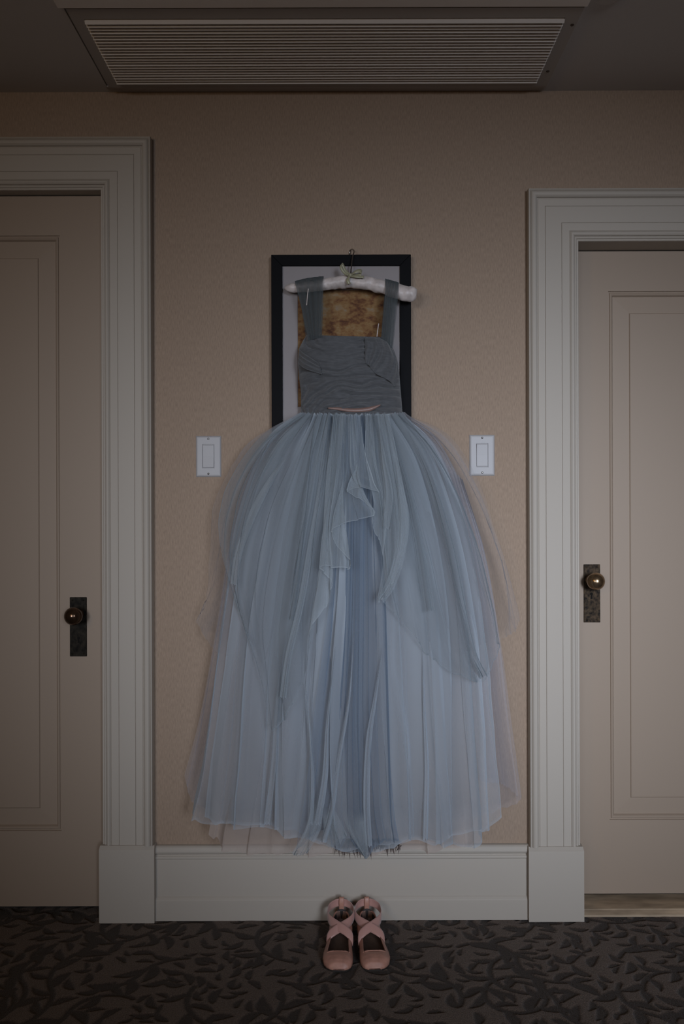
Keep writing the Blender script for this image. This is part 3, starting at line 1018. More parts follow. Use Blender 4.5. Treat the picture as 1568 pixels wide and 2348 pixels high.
def sheet(name, ribs, m, nu=180, nv=90, off=0.0, folds=14, a0=.002, a1=.014, lat=.55, warp=.35, seed=1, flat=None, hemjit=.004, label=None, sub=None, waist=.0, power=.8, creases=8, crease_h=.010, gathers=None, edge=.45, hemdens=.0, ga=.0068, fade=.0):
    """a cloth sheet hung through ribs (pixel x, y[, extra depth]) with pleats running down it"""
    rng = np.random.default_rng(seed)
    R = []
    for rb in ribs:
        pts = []
        for p in rb:
            d = (flat if flat is not None else depth(p[0], p[1]) + off) + (p[2] if len(p) > 2 else 0)
            pts.append(tuple(W(p[0], p[1], d)))
        R.append(catmull(pts, nv))
    R = np.asarray(R)                                     # ribs, nv, 3
    P = np.stack([catmull_uniform(R[:, j, :], nu) for j in range(nv)], 1)
    Tu = np.gradient(P, axis=0)
    Tv = np.gradient(P, axis=1)
    N = np.cross(Tu, Tv)
    N /= np.linalg.norm(N, axis=2)[..., None] + 1e-9
    N = np.where((N[..., 1:2] > 0), -N, N)
    Tn = Tu / (np.linalg.norm(Tu, axis=2)[..., None] + 1e-9)
    u = np.linspace(0, 1, nu)[:, None]
    v = np.linspace(0, 1, nv)[None, :]
    ph = 2 * math.pi * (folds * u + warp * noise1(nu, max(2, folds // 2), rng)[:, None] * 1.4)
    ph = ph + 1.1 * noise2(nu, nv, max(2, folds // 3), 3, rng) * v
    A = (a0 + (a1 - a0) * v ** power) * (1 + .75 * noise1(nu, max(3, folds), rng)[:, None])
    A = A * np.clip((v / .02), waist, 1)
    Tvn = Tv / (np.linalg.norm(Tv, axis=2)[..., None] + 1e-9)
    across = np.linalg.norm(Tu - Tvn * (Tu * Tvn).sum(2)[..., None], axis=2) * nu
    A = np.minimum(A, .17 * across / folds)                # fold depth never outgrows the cloth in it
    room = np.clip(across / .22, .03, 1) ** 1.3
    s1 = np.sin(ph)
    disp = A * (s1 + .35 * np.sin(1.7 * ph + 1.3) * v + .10 * np.sin(3.1 * ph + 2 * noise2(nu, nv, 5, 3, rng)))
    # a few narrow drawn folds wandering down the cloth
    side = np.zeros_like(disp)
    dens = 1 + .28 * noise1(nu, folds * 3, rng)[:, None] + .22 * noise2(nu, nv, folds * 2, 4, rng)
    for c in range(creases):
        u0 = rng.uniform(.03, .97) + rng.uniform(-.03, .03) * v + .012 * noise1(nv, 5, rng)[None, :]
        wd = rng.uniform(.006, .014) * 90 / max(60, nu) * 3
        st, en = rng.uniform(-.2, .35), rng.uniform(.6, 1.3)
        env = np.clip((v - st) / .15, 0, 1) * np.clip((en - v) / .15, 0, 1)
        e = np.exp(-((u - u0) / wd) ** 2)
        disp = disp + env * e * room * crease_h * rng.uniform(.5, 1.3)
        side = side + env * e * room * crease_h * rng.uniform(-.7, .7)
        dens = dens + .5 * env * e * rng.uniform(.3, 1.2)
    # fine gathers close to the waist that die out below
    ng = gathers or folds * 3
    fine = ga * np.sin(2 * math.pi * ng * u + 2.2 * noise1(nu, ng // 2 + 2, rng)[:, None]) * np.exp(-v * 4) * (1 + .6 * noise1(nu, ng, rng)[:, None])
    # gathered net lies in several plies at the waist and thins out as it spreads
    if ga > .002:
        pl = np.sin(2 * math.pi * ng * .5 * u + 2.6 * noise1(nu, ng // 2 + 2, rng)[:, None] + .8 * noise2(nu, nv, max(3, ng // 3), 3, rng))
        dens = dens * (1.55 - .80 * np.clip(v * 1.15, 0, 1)) * (1 + .55 * pl * np.exp(-v * 1.5))
    P = P + N * (disp + fine)[..., None] + Tn * (lat * A * np.sin(2 * ph + .6) + side)[..., None]
    # crumple and raw hem
    P = P + N * (.0035 * noise2(nu, nv, 22, 14, rng) * v * room)[..., None]
    P[..., 2] += hemjit * noise1(nu, 50, rng)[:, None] * (v ** 8)
    lim = np.where(P[..., 2] > W(784, 1020).z, -.042, -.026)
    P[..., 1] = np.minimum(P[..., 1], lim)
    o = mesh_obj(name, P.reshape(-1, 3), grid_faces(nu, nv), m, None, True)
    # raw edges roll up and read denser
    dens[:, -1:] += edge
    dens = dens * (1 + hemdens * np.clip((v - .90) / .04, 0, 1))
    dens[:2, :] += edge * (v > .15)
    dens[-2:, :] += edge * (v > .15)
    at = o.data.attributes.new('weave', 'FLOAT', 'POINT')
    dens = np.clip(dens, .4, 2.4)
    if fade:
        dens = dens * np.clip(v / fade, 0, 1)
    at.data.foreach_set('value', dens.reshape(-1).astype(np.float32))
    if sub is not None:
        o.parent = sub
        o.matrix_parent_inverse = Matrix.Translation(DRESS.location).inverted()
        if label: o['label'] = label
    else:
        dpart(o, label)
    return o


def catmull_uniform(P, n):
    m = len(P)
    if m == 2:
        t = np.linspace(0, 1, n)[:, None]
        return P[0] * (1 - t) + P[1] * t
    t = np.linspace(0, m - 1, n)
    i = np.clip(np.floor(t).astype(int), 0, m - 2)
    f = (t - i)[:, None]
    p0 = np.where((i > 0)[:, None], P[np.maximum(i - 1, 0)], 2 * P[0] - P[1])
    p1, p2 = P[i], P[i + 1]
    p3 = np.where((i < m - 2)[:, None], P[np.minimum(i + 2, m - 1)], 2 * P[-1] - P[-2])
    return 0.5 * ((2 * p1) + (-p0 + p2) * f + (2 * p0 - 5 * p1 + 4 * p2 - p3) * f ** 2 + (-p0 + 3 * p1 - 3 * p2 + p3) * f ** 3)


# back half, close to the wall
sheet('back_skirt', [
    [(694, 950), (612, 1006), (540, 1180), (500, 1420), (460, 1640), (424, 1780)],
    [(705, 950), (632, 1012), (560, 1200), (515, 1450), (478, 1690), (448, 1842)],
    [(740, 950), (700, 1100), (640, 1400), (600, 1700), (580, 1888)],
    [(806, 950), (800, 1200), (800, 1500), (800, 1700), (800, 1905)],
    [(870, 950), (900, 1100), (960, 1400), (1010, 1700), (1030, 1890)],
    [(910, 950), (995, 1030), (1080, 1250), (1125, 1480), (1150, 1680), (1160, 1852)],
    [(920, 950), (1010, 1020), (1100, 1230), (1146, 1470), (1172, 1660), (1196, 1832)]],
    M['tulle_back'], 200, 80, flat=.052, folds=6, a0=.001, a1=.011, lat=.4, seed=21, edge=.12, gathers=15, creases=4)
sheet('lining', [
    [(700, 950), (628, 1030), (575, 1250), (535, 1550), (500, 1790), (477, 1912)],
    [(720, 950), (660, 1050), (610, 1300), (570, 1600), (540, 1830), (526, 1952)],
    [(745, 950), (710, 1100), (670, 1400), (640, 1700), (622, 1957)],
    [(775, 950), (750, 1150), (725, 1450), (705, 1700), (690, 1958)],
    [(806, 950), (806, 1200), (802, 1500), (802, 1750), (800, 1957)],
    [(840, 950), (860, 1150), (875, 1450), (880, 1700), (885, 1958)],
    [(870, 950), (905, 1100), (940, 1400), (960, 1700), (980, 1950)],
    [(890, 950), (960, 1080), (1010, 1350), (1030, 1650), (1045, 1945)],
    [(912, 950), (985, 1040), (1050, 1280), (1075, 1600), (1088, 1932)]],
    M['lining'], 200, 80, off=-.045, folds=7, a0=.001, a1=.016, seed=5, hemdens=2.4, gathers=20, creases=5, label='nude inner lining showing below the hem')
UND = sheet('underskirt', [
    [(692, 950), (612, 1010), (545, 1180), (508, 1400), (470, 1640), (447, 1800), (431, 1870)],
    [(702, 950), (634, 1020), (570, 1200), (530, 1450), (505, 1700), (482, 1888)],
    [(720, 950), (670, 1060), (620, 1280), (590, 1550), (578, 1897)],
    [(740, 950), (712, 1100), (675, 1400), (652, 1650), (643, 1900)],
    [(762, 950), (748, 1150), (722, 1450), (706, 1700), (700, 1916)],
    [(790, 950), (786, 1150), (775, 1450), (772, 1700), (778, 1950)],
    [(820, 950), (830, 1150), (840, 1450), (845, 1700), (842, 1960)],
    [(848, 950), (872, 1150), (895, 1450), (905, 1700), (905, 1936)],
    [(872, 950), (915, 1120), (950, 1400), (970, 1680), (968, 1925)],
    [(892, 950), (955, 1080), (1000, 1320), (1030, 1620), (1045, 1940)],
    [(908, 950), (985, 1050), (1045, 1250), (1080, 1540), (1095, 1938)],
    [(921, 950), (1004, 1030), (1072, 1220), (1118, 1500), (1135, 1700), (1142, 1872)]],
    M['tulle'], 340, 100, off=0, folds=7, a0=.001, a1=.022, lat=.45, seed=8, gathers=23, creases=9)
sheet('second_underskirt', [
    [(697, 952), (625, 1030), (560, 1220), (520, 1480), (488, 1700), (462, 1880)],
    [(730, 952), (690, 1080), (645, 1330), (612, 1600), (600, 1896)],
    [(770, 952), (748, 1150), (715, 1450), (695, 1720), (690, 1925)],
    [(806, 952), (802, 1150), (800, 1450), (795, 1700), (800, 1944)],
    [(842, 952), (868, 1150), (892, 1450), (905, 1720), (910, 1930)],
    [(880, 952), (945, 1080), (995, 1330), (1015, 1640), (1010, 1932)],
    [(916, 952), (990, 1040), (1058, 1250), (1100, 1520), (1115, 1890)]],
    M['tulle'], 300, 100, off=.020, folds=5, a0=.001, a1=.020, lat=.45, seed=33, gathers=17, creases=8)

# central, tightly pleated panel; shadow between the pleats is in its darker colour
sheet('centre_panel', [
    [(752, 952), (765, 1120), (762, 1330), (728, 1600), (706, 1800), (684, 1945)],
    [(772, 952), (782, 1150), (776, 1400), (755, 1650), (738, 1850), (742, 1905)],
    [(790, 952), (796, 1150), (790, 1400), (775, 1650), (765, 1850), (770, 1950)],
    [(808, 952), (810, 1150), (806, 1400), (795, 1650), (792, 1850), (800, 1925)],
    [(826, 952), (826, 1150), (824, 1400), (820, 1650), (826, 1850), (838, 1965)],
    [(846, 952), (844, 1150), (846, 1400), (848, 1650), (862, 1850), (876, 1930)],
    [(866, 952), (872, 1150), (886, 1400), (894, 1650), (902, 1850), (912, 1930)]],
    M['tulle_dense_shaded'], 380, 110, off=.030, folds=6, a0=.003, a1=.016, lat=.7, seed=14, gathers=9, creases=12, crease_h=.007, label='tightly pleated centre front with pleat shadow in its colour')

# upper tier, left and right, with handkerchief hems
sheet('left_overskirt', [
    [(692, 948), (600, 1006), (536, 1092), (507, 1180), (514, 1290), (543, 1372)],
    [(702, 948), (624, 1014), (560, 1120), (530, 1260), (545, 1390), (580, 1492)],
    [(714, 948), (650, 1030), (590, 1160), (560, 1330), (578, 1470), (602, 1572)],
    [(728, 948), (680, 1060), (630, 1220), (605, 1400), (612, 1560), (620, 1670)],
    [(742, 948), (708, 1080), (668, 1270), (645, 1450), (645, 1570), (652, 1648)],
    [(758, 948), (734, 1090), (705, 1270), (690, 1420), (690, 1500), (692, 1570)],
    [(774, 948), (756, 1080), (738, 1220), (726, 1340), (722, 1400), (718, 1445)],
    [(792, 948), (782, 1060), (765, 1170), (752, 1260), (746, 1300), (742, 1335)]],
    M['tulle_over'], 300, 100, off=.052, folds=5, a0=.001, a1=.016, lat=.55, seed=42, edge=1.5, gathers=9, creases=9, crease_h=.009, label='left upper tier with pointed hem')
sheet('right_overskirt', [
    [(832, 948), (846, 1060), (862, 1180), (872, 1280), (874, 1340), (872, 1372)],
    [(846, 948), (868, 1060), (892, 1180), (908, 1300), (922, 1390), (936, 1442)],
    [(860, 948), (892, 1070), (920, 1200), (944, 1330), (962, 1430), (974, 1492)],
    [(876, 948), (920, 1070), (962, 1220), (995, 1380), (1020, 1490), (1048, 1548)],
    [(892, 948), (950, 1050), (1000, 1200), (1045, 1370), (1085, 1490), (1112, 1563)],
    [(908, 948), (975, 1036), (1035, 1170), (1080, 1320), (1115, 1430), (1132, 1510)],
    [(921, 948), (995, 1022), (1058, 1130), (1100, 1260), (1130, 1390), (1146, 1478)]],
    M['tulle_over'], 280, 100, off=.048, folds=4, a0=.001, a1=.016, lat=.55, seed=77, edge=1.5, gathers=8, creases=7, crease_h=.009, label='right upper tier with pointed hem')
# fine outer veils standing off at the sides
sheet('left_veil', [
    [(690, 948), (575, 1012), (520, 1090), (490, 1160), (488, 1175)],
    [(694, 948), (596, 1030), (530, 1150), (498, 1260), (470, 1380)],
    [(700, 948), (616, 1050), (555, 1200), (512, 1330), (450, 1440)],
    [(712, 948), (650, 1080), (600, 1250), (560, 1400), (520, 1500)],
    [(730, 948), (690, 1100), (650, 1280), (630, 1420), (610, 1510)]],
    M['tulle_faint'], 140, 70, off=.012, folds=2, a0=.001, a1=.010, lat=.2, seed=51, edge=.12, gathers=6, creases=0, label='sheer outer veil at the left')
sheet('right_veil', [
    [(880, 948), (930, 1080), (975, 1250), (1010, 1400), (1040, 1500)],
    [(900, 948), (975, 1060), (1035, 1210), (1080, 1360), (1105, 1480)],
    [(915, 948), (1005, 1040), (1075, 1170), (1130, 1320), (1150, 1462)],
    [(922, 948), (1022, 1020), (1096, 1140), (1150, 1290), (1190, 1440)],
    [(926, 948), (1030, 1000), (1100, 1110), (1140, 1230), (1184, 1385)]],
    M['tulle_faint'], 140, 70, off=.014, folds=2, a0=.001, a1=.010, lat=.2, seed=52, edge=.12, gathers=6, creases=0, label='sheer outer veil at the right')
sheet('right_veil', [
    [(1000, 1040), (1040, 1200), (1060, 1400), (1080, 1600), (1100, 1790)],
    [(1040, 1080), (1085, 1250), (1115, 1430), (1135, 1620), (1155, 1800)],
    [(1060, 1100), (1110, 1260), (1142, 1440), (1165, 1640), (1190, 1830)]],
    M['tulle_back'], 80, 70, flat=.075, folds=2, a0=.001, a1=.010, lat=.2, seed=53, edge=.12, creases=0, label='lavender grey side layer at the right')

# cascading ruffles down the front
sheet('cascade_ruffle', [
    [(764, 950, .0), (748, 1100, .0), (738, 1250, .0), (724, 1350, .0), (704, 1462, .004)],
    [(770, 950, .0), (760, 1090, .0), (752, 1220, .004), (762, 1290, .010), (762, 1345, .016)],
    [(776, 950, .0), (766, 1080, .0), (748, 1180, .004), (738, 1240, .010), (733, 1300, .018)],
    [(786, 950, .0), (784, 1080, .0), (786, 1180, .006), (796, 1240, .014), (803, 1300, .022)],
    [(796, 950, .0), (792, 1060, .0), (782, 1120, .006), (768, 1170, .016), (762, 1216, .026)],
    [(806, 950, .0), (812, 1050, .0), (824, 1110, .008), (842, 1150, .016), (858, 1178, .026)],
    [(816, 950, .0), (820, 1030, .0), (816, 1070, .006), (804, 1100, .012), (796, 1126, .020)],
    [(826, 950, .0), (834, 1020, .0), (846, 1070, .006), (858, 1100, .010), (872, 1128, .016)]],
    M['tulle_ruffle'], 340, 90, off=.068, folds=9, a0=.002, a1=.009, lat=.8, seed=61, edge=1.3, ga=.0018, label='left cascading ruffle with crumpled edge', power=1.2)
sheet('cascade_ruffle', [
    [(838, 950, .0), (838, 1040, .0), (846, 1100, .002), (856, 1150, .004), (852, 1196, .008)],
    [(850, 950, .0), (858, 1050, .0), (874, 1120, .004), (884, 1170, .008), (878, 1280, .014)],
    [(862, 950, .0), (872, 1050, .0), (884, 1160, .006), (884, 1280, .014), (866, 1374, .022)],
    [(872, 950, .0), (888, 1060, .0), (902, 1170, .006), (904, 1270, .014), (880, 1366, .022)],
    [(882, 950, .0), (902, 1060, .0), (918, 1150, .006), (920, 1240, .012), (908, 1320, .016)],
    [(892, 950, .0), (912, 1050, .0), (928, 1130, .004), (934, 1190, .006), (930, 1250, .010)]],
    M['tulle_ruffle'], 260, 90, off=.066, folds=8, a0=.002, a1=.009, lat=.8, seed=66, edge=1.3, ga=.0018, label='right cascading ruffle ending in a point', power=1.2)


# long drawn folds lying on the tiers, and curls of net at the middle of the hem
def fold(path, w0, w1, m, off, seed, h=.008):
    P = np.asarray(path, float)
    T = np.gradient(P, axis=0)
    T /= np.linalg.norm(T, axis=1)[:, None]
    Q = np.stack([T[:, 1], -T[:, 0]], 1)
    w = np.linspace(w0, w1, len(P))[:, None] * np.concatenate([[.06, .62], np.ones(len(P) - 2)])[:, None]
    ribs = []
    for f, e in ((-.5, -.004), (-.3, h * .8), (.15, h), (.5, -.004)):
        ribs.append([(p[0], p[1], e) for p in P + Q * w * f])
    sheet('drawn_fold', ribs, m, 26, 60, off=off, folds=2, a0=.0005, a1=.002, lat=.3, seed=seed, gathers=2, creases=1, crease_h=.002, edge=.3, ga=.0, fade=.30)


for q, (path, w0, w1, mm, off) in enumerate((
        ([(668, 1035), (622, 1100), (578, 1185), (548, 1270), (537, 1340)], 24, 15, 'tulle_ruffle', .058),
        ([(722, 962), (708, 1080), (694, 1200), (680, 1330), (668, 1420)], 13, 16, 'tulle_over', .060),
        ([(746, 965), (735, 1100), (712, 1250), (690, 1380), (662, 1500), (648, 1600)], 12, 15, 'tulle_ruffle', .060),
        ([(930, 978), (985, 1090), (1030, 1240), (1062, 1400), (1085, 1500), (1110, 1552)], 12, 18, 'tulle_over', .056),
        ([(888, 975), (930, 1100), (962, 1250), (985, 1400)], 14, 22, 'tulle_over', .056),
        ([(905, 1045), (918, 1120), (927, 1190), (918, 1270), (896, 1340), (874, 1376)], 22, 20, 'tulle_ruffle', .080),
        ([(868, 970), (880, 1060), (890, 1130), (884, 1210)], 20, 16, 'tulle_ruffle', .082),
        ([(770, 1480), (752, 1650), (745, 1780), (728, 1890)], 9, 12, 'tulle', .046),
        ([(812, 1440), (800, 1600), (775, 1750), (760, 1860), (742, 1930)], 10, 14, 'tulle', .046),
        ([(878, 1480), (860, 1600), (845, 1700), (840, 1830), (846, 1940)], 10, 14, 'tulle', .040),
        ([(700, 1560), (712, 1700), (716, 1800), (712, 1890)], 9, 12, 'tulle', .034),
        ([(645, 1500), (634, 1640), (628, 1760), (612, 1890)], 10, 14, 'tulle', .026),
        ([(968, 1480), (972, 1620), (978, 1760), (975, 1925)], 8, 12, 'tulle', .026))):
    fold(path, w0, w1, M[mm], off, 200 + q)
for q, ribs in enumerate((
        [[(716, 1830), (700, 1900), (670, 1958)], [(728, 1840), (716, 1905), (684, 1962)], [(742, 1850), (734, 1905), (706, 1956)]],
        [[(738, 1850), (742, 1900), (752, 1944)], [(750, 1850), (762, 1900), (775, 1938)], [(766, 1852), (784, 1890), (796, 1912)]],
        [[(782, 1858), (800, 1910), (836, 1966)], [(806, 1860), (822, 1920), (841, 1968)], [(834, 1862), (840, 1915), (845, 1960)]])):
    sheet('hem_curl', ribs, M['tulle_ruffle'], 50, 40, off=.048, folds=2, a0=.001, a1=.006, lat=.4, seed=240 + q, gathers=3, creases=2, crease_h=.003, edge=.3, ga=.001, fade=.25)


# frayed lining strands at mid hem, hem shadow put into their dark colour
def fray():
    rng = np.random.default_rng(9)
    verts, faces = [], []
    for k in range(150):
        px = rng.uniform(768, 915)
        py = 1930 + rng.uniform(-8, 10)
        ln = rng.uniform(14, 34) * (1.1 if px < 850 else .75)
        d = depth(px, 1950) - rng.uniform(.01, .05)
        a, b = W(px, py, d), W(px + rng.uniform(2, 8), py, d)
        c = W(px + rng.uniform(-10, 12), py + ln, d + rng.uniform(-.01, .01))
        m1, m2 = a.lerp(c, .6) + Vector((0, -.003, 0)), b.lerp(c, .6) + Vector((0, -.003, 0))
        i = len(verts)
        verts += [a, b, m2, m1, c]
        faces += [(i, i + 1, i + 2, i + 3), (i + 3, i + 2, i + 4)]
    o = mesh_obj('frayed_hem', verts, faces, M['fray'])
    dpart(o, 'brownish frayed strands with hem shadow in their colour')
    o['kind'] = 'stuff'


fray()


# bodice
def bodice():
    rng = np.random.default_rng(4)
    tab = np.array([(766, 704, 884), (782, 694, 893), (800, 685, 904), (830, 683, 913), (860, 685, 916), (900, 690, 919), (950, 690, 923)], float)
    nr, nc = 130, 150
    ys = np.linspace(768, 951, nr)
    verts = []
    nz = noise2(nr, nc, 10, 5, rng)
    nz2 = noise2(nr, nc, 26, 7, rng)
    for r, y in enumerate(ys):
        xl = np.interp(y, tab[:, 0], tab[:, 1])
        xr = np.interp(y, tab[:, 0], tab[:, 2])
        v = r / (nr - 1)
        for c in range(nc):
            t = -1 + 2 * c / (nc - 1)
            px = (xl + xr) / 2 + (xr - xl) / 2 * t
            sag = 8 * (1 - t * t)                       # neckline and pleats sag to the right
            yy = y + (5 * (t + 1) / 2 * 1.0 * (1 - v)) 
            bul = max(0, 1 - abs(t) ** 2.4) ** .55
            d = .062 + .075 * bul + .012 * math.exp(-((v - .38) / .25) ** 2) * bul
            flatp = 1 / (1 + math.exp((v - .40) * 30)) * (1 / (1 + math.exp(-(t + .55) * 18))) * (1 / (1 + math.exp((t - .28) * 30)))
            q = v * 12 + 1.15 * t * t * (2.2 if t < 0 else 1.0) * (.4 - v) * 3.0 + .6 * nz[r, c] + .5 * t
            ridge = abs(math.sin(math.pi * q)) ** .7
            amp = .0115 * (1 - .85 * flatp) * (1.15 + .5 * nz2[r, c])
            d += amp * (ridge - .5) + .0015 * flatp
            verts.append(W(px, yy, d))
    faces = grid_faces(nr, nc)
    # back of the bodice, flat against the hanger side
    base = len(verts)
    for r, y in enumerate(ys):
        xl = np.interp(y, tab[:, 0], tab[:, 1])
        xr = np.interp(y, tab[:, 0], tab[:, 2])
        for c in range(12):
            t = -1 + 2 * c / 11
            d = .062 - .016 * max(0, 1 - abs(t) ** 3)
            verts.append(W((xl + xr) / 2 + (xr - xl) / 2 * t, y + 5 * (t + 1) / 2 * (1 - r / (nr - 1)) + 3, d))
    for r in range(nr - 1):
        for c in range(11):
            a = base + r * 12 + c
            faces.append((a, a + 12, a + 13, a + 1))
    o = dpart(mesh_obj('bodice', verts, faces, M['bodice'], None, True), 'dark grey blue ruched bodice')

    # flat front panel edge and gathered swirl at the right bust
    def strip(name, ribs, m, folds, amp, seed, label=None, nu=60, nv=50):
        R = np.asarray([catmull([tuple(W(*p)) for p in rb], nv) for rb in ribs])
        P = np.stack([catmull_uniform(R[:, j, :], nu) for j in range(nv)], 1)
        rg = np.random.default_rng(seed)
        u = np.linspace(0, 1, nu)[:, None]
        ph = 2 * math.pi * folds * u + 1.2 * noise2(nu, nv, 4, 3, rg)
        vv = np.linspace(0, 1, nv)[None, :]
        P[..., 1] -= amp * np.sin(ph) * (.5 + .5 * np.sin(math.pi * vv))
        k = mesh_obj(name, P.reshape(-1, 3), grid_faces(nu, nv), m, None, True)
        sm = k.modifiers.new('s', 'SOLIDIFY'); sm.thickness = .0012
        return dpart(k, label)
    strip('bust_drape', [[(836, 774, .141), (838, 800, .147), (836, 832, .150)],
                         [(850, 775, .138), (856, 800, .150), (846, 838, .150)],
                         [(866, 776, .132), (874, 806, .143), (852, 848, .147)],
                         [(882, 782, .120), (890, 815, .130), (866, 860, .144)],
                         [(893, 793, .104), (905, 830, .104), (890, 872, .128)],
                         [(900, 802, .090), (912, 850, .085), (905, 888, .108)]], M['bodice'], 5, .0035, 2, 'gathered swirl at the right bust', 90, 50)
    strip('bust_drape', [[(686, 800, .088), (700, 812, .124), (730, 832, .146)],
                         [(684, 815, .084), (700, 830, .126), (734, 846, .1475)],
                         [(684, 835, .084), (702, 846, .128), (738, 858, .148)]], M['bodice'], 3, .0035, 6, 'gathered folds at the left bust', 60, 40)
    # blush satin showing at the waist
    top = [(752, 934.5, .1375), (775, 934.0, .1412), (800, 936.5, .1432), (825, 936.0, .1432), (850, 932.5, .1415), (872, 927.5, .138)]
    bot = [(752, 937, .138), (775, 940.5, .1425), (800, 944.5, .1445), (825, 945.0, .1445), (850, 942, .1425), (872, 930, .1385)]
    A = catmull([tuple(W(*p)) for p in top], 40)
    B = catmull([tuple(W(*p)) for p in bot], 40)
    Mid = (A + B) / 2 + np.array([0, -.0015, 0])
    vs = np.concatenate([A, Mid, B])
    fs = [(i, i + 1, 41 + i, 40 + i) for i in range(39)] + [(40 + i, 41 + i, 81 + i, 80 + i) for i in range(39)]
    k = mesh_obj('waist_ribbon', vs, fs, M['peach'], None, True)
    sm = k.modifiers.new('s', 'SOLIDIFY'); sm.thickness = .001
    dpart(k, 'blush satin band peeking out at the waist')


bodice()


def strap(ribs, seed, label, folds=5):
    nu, nv = 50, 70
    R = np.asarray([catmull([tuple(W(*p)) for p in rb], nv) for rb in ribs])
    P = np.stack([catmull_uniform(R[:, j, :], nu) for j in range(nv)], 1)
    rg = np.random.default_rng(seed)
    u = np.linspace(0, 1, nu)[:, None]
    v = np.linspace(0, 1, nv)[None, :]
    ph = 2 * math.pi * folds * u + 1.5 * noise2(nu, nv, 4, 3, rg)
    P[..., 1] -= .0016 * np.sin(ph) * np.clip(v * 2 - .3, 0, 1)
    o = mesh_obj('strap', P.reshape(-1, 3), grid_faces(nu, nv), M['strap'], None, True)
    at = o.data.attributes.new('weave', 'FLOAT', 'POINT')
    at.data.foreach_set('value', np.clip(1 + .18 * np.sin(ph) + 0 * v, .4, 1.3).reshape(-1).astype(np.float32))
    return dpart(o, label)


strap([[(704, 800, .050), (690, 700, .034), (678, 652, .034), (676, 644.5, .062), (677, 652, .082), (681, 668, .088), (692, 712, .094), (707, 782, .110)],
       [(714, 798, .050), (708, 700, .034), (700, 648, .034), (699, 638.5, .064), (700, 648, .086), (702, 668, .092), (708, 712, .100), (716, 778, .120)],
       [(724, 796, .050), (724, 700, .034), (722, 644, .034), (721, 635.5, .064), (722, 646, .088), (723, 668, .093), (725, 712, .105), (727, 776, .128)],
       [(734, 794, .050), (738, 700, .034), (742, 642, .034), (741, 633.5, .064), (741, 644, .088), (741, 668, .093), (740, 712, .105), (738, 774, .130)]], 3, 'wide sheer left shoulder strap')
strap([[(872, 800, .050), (878, 710, .050), (883, 656, .036), (883, 639, .070), (883, 655, .096), (882, 680, .100), (879, 720, .108), (873, 784, .122)],
       [(882, 802, .050), (890, 710, .050), (897, 660, .038), (897, 642.5, .072), (897, 660, .098), (895, 682, .101), (891, 722, .106), (884, 788, .114)],
       [(896, 806, .050), (905, 712, .050), (914, 664, .040), (914, 647.5, .074), (914, 666, .100), (912, 688, .102), (908, 730, .100), (901, 800, .098)]], 8, 'narrower sheer right shoulder strap')
for pts in ([(707, 662, .0960), (705, 676, .0985), (703, 700, .1020)], [(868, 742, .112), (866, 756, .116), (864, 772, .121)]):
    v, f = tube(catmull([tuple(W(*p)) for p in pts], 16), .0013, 8)
    dpart(mesh_obj('hanging_loop', v, f, M['satin'], None, True), 'thin white hanging loop')


